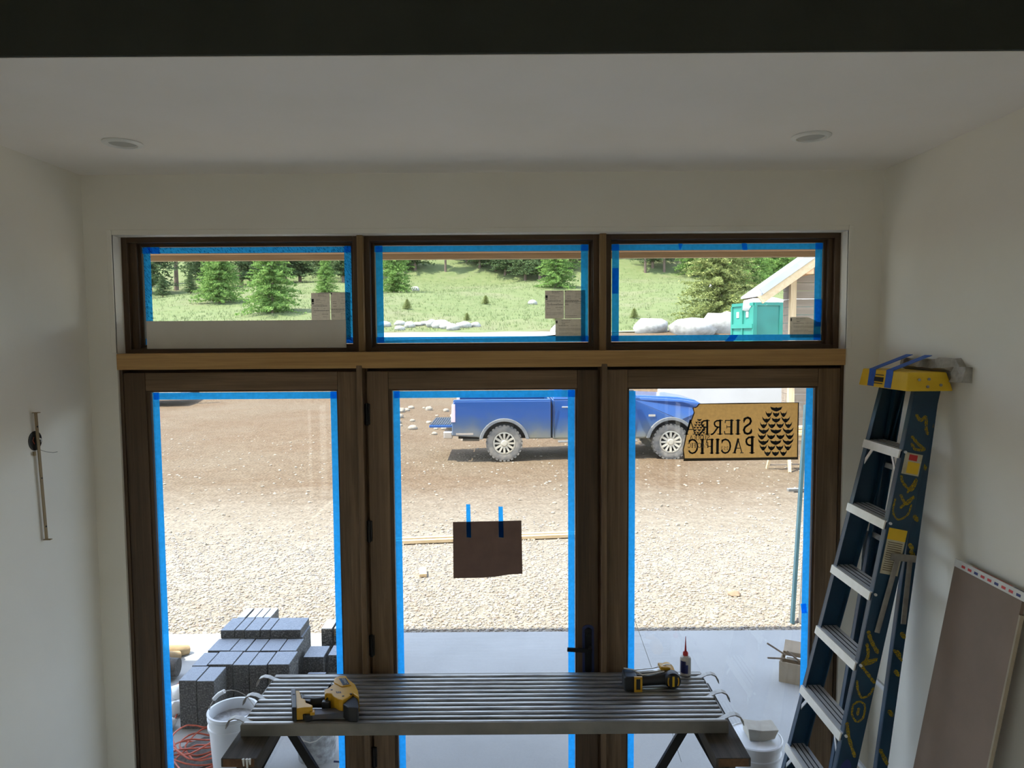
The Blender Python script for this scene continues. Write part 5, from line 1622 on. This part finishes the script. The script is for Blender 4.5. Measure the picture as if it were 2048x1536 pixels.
# string hanging across the glass panel
tag(MB().tube([(0.72, 4.3, 0.98), (0.86, 4.3, 0.58), (1.05, 4.3, PA)], 0.0016, 5).build('string', M['galv']), 'thin string running down to the porch slab', 'string')
# ================================================================ the yard and the hill
# ---------------------------------------------------------------- blue pickup
def build_truck():
    root = thing('pickup_truck', 'blue pickup truck with tailgate down, parked across the yard', 'truck')
    R0 = 0.415
    WB = 3.89

    def arch(cx, r, z0, n=14, rev=False):
        a0 = math.asin((z0 - R0) / r) if abs(z0 - R0) < r else 0
        ts = [PI - a0 - (PI - 2 * a0) * i / n for i in range(n + 1)]
        return [(cx + r * math.cos(t), R0 + r * math.sin(t)) for t in ts]

    AR = 0.53
    # bed sides
    side = [(-1.22, 0.60), (-1.20, 1.30), (-1.17, 1.42), (1.09, 1.42), (1.09, 0.52), (0.62, 0.52)] + arch(0, AR, 0.52)[::-1] + [(-0.62, 0.56)]
    for s in (-1, 1):
        MB().prism(side, s * 0.99, s * 0.90).build('bed_side', M['truckbody'], root, bevel=0.03, seg=3)
        MB().prism([(-1.19, 1.405), (1.08, 1.405), (1.08, 1.44), (-1.16, 1.44)], s * 0.985, s * 0.86).build('bed_rail', M['truckblue'], root, bevel=0.01)
    MB().box(-1.18, 1.06, -0.9, 0.9, 0.80, 0.86).build('bed_floor', M['under'], root)
    MB().box(1.04, 1.09, -0.9, 0.9, 0.6, 1.42).build('bed_front', M['truckblue'], root)
    # cab and nose
    lower = [(1.12, 0.50), (1.12, 1.44), (3.02, 1.46), (3.30, 1.46), (4.15, 1.40), (4.55, 1.33), (4.74, 1.20), (4.80, 1.02), (4.80, 0.62), (4.62, 0.52), (WB + 0.62, 0.52)] + arch(WB, AR, 0.52)[::-1] + [(WB - 0.62, 0.50)]
    cabm = MB().prism(lower, -0.985, 0.985)
    cabm.v = [(x, y * (1.0 if z < 1.25 else 1.0 - 0.35 * (z - 1.25)) * (1.0 if x < 4.1 else 1 - 0.16 * (x - 4.1)), z) for x, y, z in cabm.v]
    cabm.build('cab_body', M['truckbody'], root, bevel=0.05, seg=3)
    hd = MB().prism([(3.02, 1.44), (3.10, 1.50), (4.1, 1.45), (4.5, 1.38), (4.68, 1.28), (4.5, 1.25), (3.1, 1.35)], -0.72, 0.72)
    hd.build('hood', M['truckblue'], root, bevel=0.04, seg=3)
    gh = [(1.14, 1.42), (1.20, 1.88), (1.34, 1.96), (2.25, 1.98), (2.52, 1.92), (3.16, 1.46), (3.2, 1.42)]
    gm = MB().prism(gh, -0.93, 0.93)
    gm.v = [(x, y * (1 - 0.32 * (z - 1.42)), z) for x, y, z in gm.v]
    gm.build('cab_roof', M['truckblue'], root, bevel=0.03, seg=3)
    for s in (-1, 1):
        for poly in ([(1.34, 1.50), (1.38, 1.85), (2.06, 1.87), (2.06, 1.50)], [(2.14, 1.50), (2.14, 1.87), (2.42, 1.85), (2.86, 1.50)]):
            wm_ = MB().prism(poly, s * 0.94, s * 0.92)
            wm_.v = [(x, y * (1 - 0.32 * (z - 1.42)) + s * 0.004, z) for x, y, z in wm_.v]
            wm_.build('side_window', M['carglass'], root)
        # flares
        for cx in (0, WB):
            f = MB()
            outer, inner = arch(cx, AR + 0.06, 0.52, 18), arch(cx, AR - 0.015, 0.52, 18)
            f.prism(outer + inner[::-1], s * 0.96, s * 1.035)
            f.build('fender_flare', M['flare'], root, bevel=0.012)
        for x in (1.62, 2.72):
            MB().box(x - 0.28, x - 0.02, s * 0.985, s * 1.02, 1.24, 1.275).build('door_handle', M['chrome'], root, bevel=0.008)
        for x in (1.16, 2.10, 3.05):
            MB().box(x - 0.006, x + 0.006, s * 0.972, s * 0.988, 0.56, 1.40).build('door_gap', M['under'], root)
        MB().box(1.25, 3.1, s * 0.93, s * 1.03, 0.43, 0.475).build('side_step', M['galv'], root, bevel=0.01)
        mir = MB().box(2.86, 2.98, s * 1.02, s * 1.22, 1.46, 1.66)
        mir.build('mirror', M['black'], root, bevel=0.02)
        MB().box(2.9, 2.95, s * 0.9, s * 1.03, 1.47, 1.50).build('mirror_arm', M['black'], root)
        MB().prism([(-1.235, 0.92), (-1.21, 1.34), (-1.13, 1.34), (-1.13, 0.92)], s * 0.80, s * 1.0).build('tail_lamp', M['taillamp'], root, bevel=0.012)
        MB().prism([(4.56, 1.06), (4.56, 1.20), (4.70, 1.19), (4.765, 1.06)], s * 0.62, s * 0.90).build('head_lamp', M['chrome'], root, bevel=0.01)
        MB().box(-1.12, -0.72, s * 0.986, s * 0.993, 0.62, 0.67).build('badge', M['chrome'], root)
        MB().box(3.36, 3.52, s * 0.982, s * 0.992, 1.02, 1.07).build('badge', M['chrome'], root)
    # tailgate lowered
    tg = MB().box(-1.76, -1.215, -0.80, 0.80, 0.775, 0.835).build('tailgate', M['truckblue'], root, bevel=0.01)
    for k in range(9):
        x = -1.74 + k * 0.056
        MB().box(x, x + 0.034, -0.76, 0.76, 0.835, 0.848).build('tailgate_rib', M['black'], tg)
    MB().box(-1.42, -1.21, -0.93, 0.93, 0.52, 0.70).build('rear_bumper', M['chrome'], root, bevel=0.03, seg=3)
    MB().box(4.70, 4.90, -0.9, 0.9, 0.55, 0.80).build('front_bumper', M['chrome'], root, bevel=0.04, seg=3)
    gr = MB().box(4.76, 4.82, -0.52, 0.52, 0.84, 1.18).build('grille', M['black'], root, bevel=0.02)
    MB().box(-1.1, 4.6, -0.45, 0.45, 0.46, 0.62).build('chassis', M['under'], root)
    for cx in (0, WB):
        MB().prism(arch(cx, AR + 0.04, 0.52, 12) + [(cx + AR, 0.6), (cx - AR, 0.6)], -0.86, 0.86).build('wheel_well', M['under'], root)
        MB().tube([(cx, -0.8, R0), (cx, 0.8, R0)], 0.07, 10).build('axle', M['under'], root)
    MB().tube([(-1.0, -0.35, 0.42), (-0.6, -0.35, 0.42)], 0.035, 10).build('exhaust', M['galv'], root)
    # wheels
    mx_ = Matrix.Rotation(R(90), 3, 'X')
    for cx in (0, WB):
        for s in (-1, 1):
            yc = s * 0.84
            t = MB().lathe([(0.27, -0.13), (0.36, -0.145), (0.40, -0.13), (0.415, -0.10), (0.415, 0.10), (0.40, 0.13), (0.36, 0.145), (0.27, 0.13)], 40, (cx, yc, R0), mx_, False)
            for k in range(28):
                a = 2 * PI * k / 28
                for yy, da in ((-0.08, 0), (0.08, 0.11)):
                    c = Vector((cx + 0.412 * math.cos(a + da), yc + yy, R0 + 0.412 * math.sin(a + da)))
                    t.obox(c, (0.03, 0.12, 0.055), (0, -(a + da), 0))
            ty = t.build('tyre', M['tyre'], root, smooth=35)
            rm = MB().lathe([(0.265, -0.12), (0.27, -0.11), (0.27, 0.11), (0.265, 0.12), (0.235, 0.125), (0.225, 0.10), (0.22, -0.10), (0.235, -0.125)], 36, (cx, yc, R0), mx_, False)
            for k in range(12):
                a = 2 * PI * k / 12
                p0 = Vector((cx + 0.05 * math.cos(a), yc + s * 0.10, R0 + 0.05 * math.sin(a)))
                p1 = Vector((cx + 0.235 * math.cos(a), yc + s * 0.115, R0 + 0.235 * math.sin(a)))
                rm.bar(p0, p1, 0.052 if k % 2 else 0.044, 0.03, (0, 1, 0))
            rm.lathe([(0.075, s * 0.075), (0.075, s * 0.125), (0.06, s * 0.14), (0.01, s * 0.142)], 20, (cx, yc, R0), Matrix.Rotation(R(-90), 3, 'X'))
            rm.build('rim', M['rim'], ty)
            MB().lathe([(0.225, -0.01), (0.225, 0.01)], 28, (cx, yc + s * 0.05, R0), mx_).build('brake_disc', M['under'], ty)
    return root


truck = build_truck()
truck.location = (-0.20, 17.38, -0.25)
truck.rotation_euler = (0, 0, 0.012)

# ---------------------------------------------------------------- retaining wall, dumpster, shed
rw = MB().box(4.6, 9.6, 22.0, 22.4, -0.6, 1.85)
struct(rw.build('wall_retaining', M['conc_wall'], bevel=0.02), 'low white concrete retaining wall beyond the truck nose', 'wall')

dz = terrain(9.6, 28.0)
dp = thing('dumpster', 'green steel roll-off dumpster heaped with white bags beside the shed', 'dumpster', (9.7, 28.2, dz), (0, 0, 0))
ZD = 3.80
A_, B_, D_ = Vector((8.72, 28.05, 0)), Vector((9.05, 26.55, 0)), Vector((13.3, 27.55, 0))
u_ = (D_ - B_)
E_ = A_ + u_
for nm, p, q in (('end_wall', A_, B_), ('long_wall', B_, D_), ('far_wall', E_, A_), ('back_wall', D_, E_)):
    m = MB().bar(Vector((p.x, p.y, (dz + ZD) / 2)), Vector((q.x, q.y, (dz + ZD) / 2)), 0.06, ZD - dz - 0.13)
    m.build(nm, M['green'], dp)
    MB().bar(Vector((p.x, p.y, ZD)), Vector((q.x, q.y, ZD)), 0.14, 0.12).build('top_rim', M['green'], dp)
    L_ = (q - p).length
    nrb = 2 if L_ < 2 else 4
    for k in range(nrb + 1):
        c = p + (q - p) * (k / nrb)
        if k == nrb:
            continue
        MB().box(c.x - 0.07, c.x + 0.07, c.y - 0.07, c.y + 0.07, dz, ZD - 0.061).build('corner_post' if k in (0, nrb) else 'rib', M['green'], dp)
for k in range(2):
    c = A_ + (B_ - A_) * (0.28 + 0.44 * k)
    MB().obox((c.x - 0.045, c.y - 0.01, 3.42), (0.02, 0.16, 0.22), (0, 0, math.atan2((B_ - A_).y, (B_ - A_).x) + PI / 2)).build('reflector', M['white_trim'], dp)
MB().bar(Vector((A_.x - 0.05, A_.y, 2.98)), Vector((B_.x - 0.05, B_.y, 2.98)), 0.08, 0.16).build('end_beam', M['green'], dp)
rsb = np.random.RandomState(77)
for k in range(9):
    c = A_ + (B_ - A_) * (0.2 + 0.6 * rsb.rand()) + u_ * (0.06 + 0.1 * k)
    s = 0.28 + 0.22 * rsb.rand()
    bv, bf = icosa()
    vv = bv * (1 + rsb.uniform(-0.22, 0.22, (12, 1))) * np.array([s * 1.2, s, s * 0.75]) + np.array([c.x, c.y, ZD - 0.06 + 0.10 * rsb.rand()])
    o = MB().add([tuple(Vector(p) - Vector((c.x, c.y, ZD))) for p in vv], [tuple(int(i) for i in q) for q in bf]).build('rubbish_bag', M['whitebag'], smooth=60)
    o.location = (c.x, c.y, ZD)
    tag(o, 'white rubbish bag heaped in the green dumpster', 'bag', 'rubbish bags in the dumpster')
# filling that carries the bags
mm = MB().add([A_ + Vector((0, 0, ZD - 0.25)), B_ + Vector((0, 0, ZD - 0.25)), D_ + Vector((0, 0, ZD - 0.25)), E_ + Vector((0, 0, ZD - 0.25))], [(0, 1, 2, 3)])
mm.build('filling', M['carton'], dp)

sh = thing('timber_shed', 'grey-brown timber shed with steep metal roof and exposed rafters', 'shed', (8.6, 17.0, -0.28))
SX0, SY = 6.66, 17.0
EH = 4.08
slope = 0.70
nb = 32
for k in range(nb):
    z0 = -0.3 + k * 0.19
    z1 = z0 + 0.183
    xl = SX0 if z1 < EH else SX0 + (z1 - EH) / slope
    xr = 2 * 9.4 - xl
    if xr - xl < 0.3:
        break
    MB().box(xl, xr, SY + 0.002 * (k % 2), SY + 0.04, z0, z1).build('siding_board', M['siding'], sh, bevel=0.004)
for k in range(23):
    z0 = -0.3 + k * 0.19
    MB().box(SX0, SX0 + 0.04, SY + 0.05, 17.5, z0, z0 + 0.183).build('siding_board', M['siding'], sh, bevel=0.004)
MB().box(SX0 - 0.02, SX0 + 0.12, SY - 0.02, SY + 0.1, -0.3, EH).build('corner_board', M['pinez'], sh, bevel=0.004)
rx, rz = 9.4, EH + (9.4 - SX0) * slope
ov = 1.02
for s in (-1, 1):
    lo = Vector((9.4 + s * (9.4 - SX0 + ov), 0, EH - ov * slope + 0.16))
    hi = Vector((9.4, 0, rz + 0.16))
    m = MB()
    vs = []
    for p in (lo, hi):
        for yy in (16.15, 17.55):
            vs += [(p.x, yy, p.z), (p.x, yy, p.z + 0.05)]
    m.add(vs, [(0, 2, 6, 4), (1, 5, 7, 3), (0, 1, 3, 2), (4, 6, 7, 5), (0, 4, 5, 1), (2, 3, 7, 6)])
    m.build('roof_sheet', M['metalroof'], sh)
    MB().bar(lo + Vector((0, 16.19, -0.09)), hi + Vector((0, 16.19, -0.09)), 0.05, 0.20, (0, 0, 1)).build('barge_board', M['piney'], sh, bevel=0.005)
    MB().bar(lo + Vector((0, 16.14, 0.10)), hi + Vector((0, 16.14, 0.10)), 0.03, 0.15, (0, 0, 1)).build('roof_edge', M['metalroof'], sh)
    for k in range(7):
        t = (k + 0.5) / 7
        p = lo + (hi - lo) * t
        nv = Vector((-(hi - lo).z, 0, (hi - lo).x)).normalized() * (1 if s < 0 else -1)
        MB().bar((p.x - nv.x * 0.03, 16.24, p.z - abs(nv.z) * 0.03), (p.x - nv.x * 0.03, 17.5, p.z - abs(nv.z) * 0.03), 0.58, 0.03, nv).build('soffit_board', M['siding_dark'], sh)
    for k in range(3):
        t = 0.30 + 0.3 * k
        p = lo + (hi - lo) * t
        MB().box(p.x - 0.09, p.x + 0.09, 16.22, 17.0, p.z - 0.30, p.z - 0.07).build('purlin_end', M['cedary'], sh, bevel=0.005)
# timber posts and lumber by the shed
for k, x in enumerate((6.70,)):
    pass
sw = thing('site_sawhorse', 'small wooden sawhorse loaded with lumber in front of the shed', 'sawhorse', (5.9, 15.2, terrain(5.9, 15.2)))
for (x, y) in ((5.56, 15.35), (5.86, 14.85), (6.3, 15.4), (6.6, 14.9)):
    MB().bar((x, y, terrain(x, y)), (x + (0.06 if x < 6.0 else -0.06), 15.12, 0.42), 0.06, 0.05, (1, 0, 0)).build('leg', M['piney'], sw)
MB().bar((5.45, 15.12, 0.44), (6.75, 15.12, 0.44), 0.09, 0.09).build('beam', M['pinex'], sw)
MB().bar((5.58, 15.33, -0.18), (6.3, 15.38, -0.18), 0.03, 0.03).build('stretcher', M['siding'], sw)
for k, (dx, dzz, m) in enumerate(((0, 0.0, 'pinex'), (0.12, 0.06, 'cedarx'), (-0.05, 0.12, 'pinex'))):
    o = thing('lumber_plank', ('lowest pale plank across the yard sawhorse', 'reddish plank across the yard sawhorse', 'topmost pale plank across the yard sawhorse')[k], 'plank', (6.6, 15.12, 0.5 + dzz))
    MB().bar((5.75 + dx, 15.0 + 0.06 * k, 0.52 + dzz), (8.6 + dx, 15.3, 0.60 + dzz + 0.05), 0.2, 0.05).build('board', M[m], o, bevel=0.004)
# trailer at the far edge of the yard
tz = terrain(-15.3, 31.2)
trl = thing('flat_trailer', 'low dark flatbed trailer at the far edge of the yard', 'trailer', (-16.2, 31.4, tz))
MB().box(-18.6, -14.3, 30.6, 32.4, tz + 0.42, tz + 0.56).build('bed', M['blackmetal'], trl, bevel=0.02)
MB().box(-18.6, -14.3, 30.58, 30.62, tz + 0.56, tz + 0.70).build('side_rail', M['galv'], trl)
for x in (-17.2, -16.3):
    MB().lathe([(0.2, -0.1), (0.33, -0.1), (0.35, 0), (0.33, 0.1), (0.2, 0.1)], 24, (x, 30.9, tz + 0.33), Matrix.Rotation(R(90), 3, 'X')).build('wheel', M['tyre'], trl, smooth=40)
MB().bar((-14.3, 31.5, tz + 0.45), (-13.2, 31.5, tz + 0.38), 0.1, 0.1).build('drawbar', M['blackmetal'], trl)

# ---------------------------------------------------------------- road
rd = MB()
for i in range(60):
    x0, x1 = -60 + i * 2.0, -60 + (i + 1) * 2.0
    def ry(x):
        return 46.0 + 0.02 * x + 1.2 * math.sin(x * 0.05) - 6.0 * sm(2, 14, x)
    N = 14
    vs = []
    for x in (x0, x1):
        for j in range(N + 1):
            y = ry(x) - 4.6 + 6.4 * j / N
            vs.append((x, y, terrain(x, y) + 0.07))
    rd.add(vs, [(j, N + 1 + j, N + 2 + j, j + 1) for j in range(N)])
struct(rd.build('road', M['road'], recalc=False), 'pale gravel road along the foot of the hill', 'road')

# ---------------------------------------------------------------- grass tufts
def grass():
    rs = np.random.RandomState(31)
    V, T = [], []
    n = 12000
    for i in range(n):
        y = 49.5 + 66 * rs.rand() ** 1.2
        x = (rs.rand() * 2 - 1) * (0.62 * y + 3) + 1.0
        z = terrain(x, y)
        h = rs.uniform(0.08, 0.22) * (0.8 + y / 160)
        for b_ in range(4):
            a = rs.rand() * 6.28
            dx, dy = math.cos(a) * 0.022, math.sin(a) * 0.022
            lx, ly = rs.uniform(-0.12, 0.12, 2)
            k = len(V)
            ox, oy = rs.uniform(-0.2, 0.2, 2)
            V += [(x + ox - dx, y + oy - dy, z - 0.03), (x + ox + dx, y + oy + dy, z - 0.03), (x + ox + lx, y + oy + ly, z + h)]
            T.append((k, k + 1, k + 2))
    return np_mesh('hill_grass', np.array(V), np.array(T), M['grass'])


tag(grass(), 'long green meadow grass covering the hillside', 'grass', kind='stuff')

# ---------------------------------------------------------------- conifers
def foliage_mesh(name, seed, rad, levels, per, mat, power=0.85, base=0.04, leaf=0.040, droop=0.25, dens=4):
    """unit-height conifer crown made of many small needle sprays"""
    rs = np.random.RandomState(seed)
    V, T = [], []
    for L_ in range(levels):
        t = base + (0.985 - base) * (L_ / levels) ** 0.95
        ln0 = rad * (1 - t) ** power + 0.012
        for b_ in range(per):
            a = rs.rand() * 6.283
            ln = ln0 * rs.uniform(0.7, 1.12)
            ca, sa = math.cos(a), math.sin(a)
            ns = max(3, int(9 * ln / rad))
            for s_ in range(ns):
                f = (s_ + 0.6) / ns
                r = ln * f
                cz = t + 0.05 * f * (1 - t) - droop * ln * f * f + rs.uniform(-0.012, 0.012)
                for q in range(dens):
                    w = leaf * rs.uniform(0.6, 1.25) * (1.05 - 0.35 * f)
                    cx = ca * r + rs.uniform(-1, 1) * 0.026
                    cy = sa * r + rs.uniform(-1, 1) * 0.026
                    d1 = rs.normal(size=3)
                    d1[2] *= 0.55
                    d1 /= np.linalg.norm(d1)
                    d2 = rs.normal(size=3)
                    d2 -= d1 * d2.dot(d1)
                    d2 /= np.linalg.norm(d2)
                    c = np.array([cx, cy, cz + rs.uniform(-0.01, 0.01)])
                    k = len(V)
                    V += [c - d1 * w * 0.5 - d2 * w * 0.3, c - d1 * w * 0.5 + d2 * w * 0.3, c + d1 * w * 0.7]
                    T.append((k, k + 1, k + 2))
    o = np_mesh(name, np.array(V), np.array(T), M[mat])
    me = o.data
    bpy.data.objects.remove(o)
    return me


def trunk_mesh():
    mb = MB().tube([(0, 0, -0.04), (0.004, 0, 0.3), (0, 0.003, 0.7), (0, 0, 0.97)], [0.022, 0.016, 0.009, 0.002], 8)
    o = mb.build('trunk', M['bark'], smooth=60)
    me = o.data
    bpy.data.objects.remove(o)
    return me


FOL = {
    'fresh': foliage_mesh('crown_fresh', 1, 0.34, 34, 9, 'needles0', 0.8, 0.03, 0.030, dens=11),
    'fresh2': foliage_mesh('crown_young', 2, 0.40, 30, 9, 'needles0', 0.75, 0.02, 0.032, dens=12),
    'dark': foliage_mesh('crown_dark', 3, 0.30, 34, 8, 'needles1', 0.8, 0.10, 0.032, dens=7),
    'olive': foliage_mesh('crown_olive', 4, 0.36, 34, 10, 'needles2', 0.6, 0.06, 0.024, 0.12, dens=14),
    'thin': foliage_mesh('crown_thin', 5, 0.20, 26, 6, 'needles1', 0.6, 0.34, 0.030, dens=7),
}
TRK = trunk_mesh()


def tree(x, y, h, kind, label, group=None, wide=1.0, name='conifer_tree'):
    z = terrain(x, y)
    root = thing(name, label, 'tree', (x, y, z), (0, 0, (x * 7.3 + y * 3.1) % 6.28), group)
    root.scale = (h * wide, h * wide, h)
    for nm, me in (('foliage', FOL[kind]), ('trunk', TRK)):
        o = bpy.data.objects.new(nm, me)
        C.objects.link(o)
        o.parent = root
    return root


# the trees that can be told apart
tree(-30.0, 73.5, 8.6, 'fresh', 'bright green fir left of the largest young fir', wide=0.95)
tree(-19.5, 58.2, 7.2, 'fresh2', 'largest bright young fir standing alone on the near grass', wide=1.0)
tree(-21.9, 84.5, 5.6, 'fresh', 'small lime-green fir above the white strip label', wide=0.8)
tree(-33.6, 79.5, 3.0, 'fresh2', 'low bushy fir seedling at the foot of the bright fir')
tree(-14.4, 88.0, 9.0, 'fresh', 'dark-sided fir at the taped edge of the middle transom', wide=0.85)
tree(5.9, 95.3, 8.5, 'fresh2', 'rounded bright green tree above the middle transom labels', wide=0.95)
tree(15.6, 53.2, 9.6, 'olive', 'big olive-green conifer rising beside the green dumpster', wide=1.05)
tree(28.0, 84.5, 9.5, 'fresh2', 'light green tree just behind the shed roof', wide=1.1)
# the wood behind them
wood_ = [(-46, 91, 13, 'dark'), (-49, 84, 11, 'dark'), (-44.5, 95, 14, 'thin'), (-41, 97, 12, 'dark'), (-38.5, 102, 15, 'thin'), (-36.8, 100.8, 11, 'dark'), (-33.5, 106, 12, 'dark'), (-31.9, 108, 13, 'dark'), (-27, 104, 12, 'dark'), (-23.6, 100.5, 11, 'dark'), (-25, 112, 14, 'dark'),
         (-55, 98, 14, 'dark'), (-52, 104, 15, 'thin'), (-47, 110, 15, 'dark'), (-40, 114, 15, 'dark'),
         (-19, 118, 11, 'fresh'), (-15.7, 117, 12, 'dark'), (-10.7, 116.5, 10, 'thin'), (-7.5, 121, 12, 'dark'), (-5.2, 118.5, 11, 'dark'), (-2.6, 117.5, 11, 'dark'), (-1.0, 115.5, 10, 'dark'), (0.8, 116, 12, 'dark'), (2.2, 112.6, 11, 'dark'), (4.4, 110, 12, 'dark'), (7.5, 116, 12, 'fresh'), (11, 119, 12, 'dark'), (14, 122, 13, 'dark'),
         (18, 120, 12, 'thin'), (21.4, 114.3, 11, 'thin'), (23, 116.5, 12, 'dark'), (24.6, 115, 11, 'thin'), (29, 113.5, 10, 'fresh'), (33.7, 91, 9, 'fresh'), (38, 98, 11, 'fresh'), (42, 104, 12, 'fresh'), (47, 108, 13, 'dark'), (33, 108, 11, 'fresh2'), (26.5, 121, 13, 'dark'), (52, 100, 12, 'dark'), (37, 118, 14, 'dark')]
KW = {'dark': 'dark dense conifer', 'thin': 'tall conifer with a bare lower trunk', 'fresh': 'bright green conifer', 'fresh2': 'broad bright green conifer'}


def wood_label(x, y, k):
    r = x / y
    where = 'in the hatched-tape transom' if r < -0.21 else ('in the middle transom' if r < 0.12 else 'in the ladder-side transom')
    return '%s of the wood, %s' % (KW[k], where)


placed = []
for (x, y, h, k) in wood_:
    tree(x, y, h, k, wood_label(x, y, k), 'conifers of the hillside wood', 1.0)
    placed.append((x, y))
wr = random.Random(3)
tries = 0
while len(placed) < 74 and tries < 900:
    tries += 1
    y = wr.uniform(124, 172)
    x = wr.uniform(-0.62, 0.62) * y
    if min((x - p[0]) ** 2 + (y - p[1]) ** 2 for p in placed) < 52:
        continue
    k = wr.choice(('dark', 'dark', 'fresh'))
    tree(x, y, wr.uniform(11, 16), k, wood_label(x, y, k), 'conifers of the hillside wood', 1.05)
    placed.append((x, y))
# low sagebrush clumps
for i, (x, y, s) in enumerate(((-2.6, 72, 0.9), (5.2, 66, 0.8), (-9.2, 63, 0.9), (9.8, 57, 0.8), (-3.5, 56, 0.6), (-12, 55.5, 0.7), (3.5, 54.5, 0.8), (-36, 86, 2.2), (-41, 84, 2.6), (-44, 82, 2.4), (-39.5, 88, 2.6))):
    tree(x, y, s, 'olive' if s < 1.5 else 'dark', 'low sagebrush clump in the meadow grass' if s < 1.5 else 'dark low shrub thicket at the shaded wood edge', 'meadow sagebrush' if s < 1.5 else 'thicket at the wood edge', 1.6, 'sagebrush' if s < 1.5 else 'shrub')
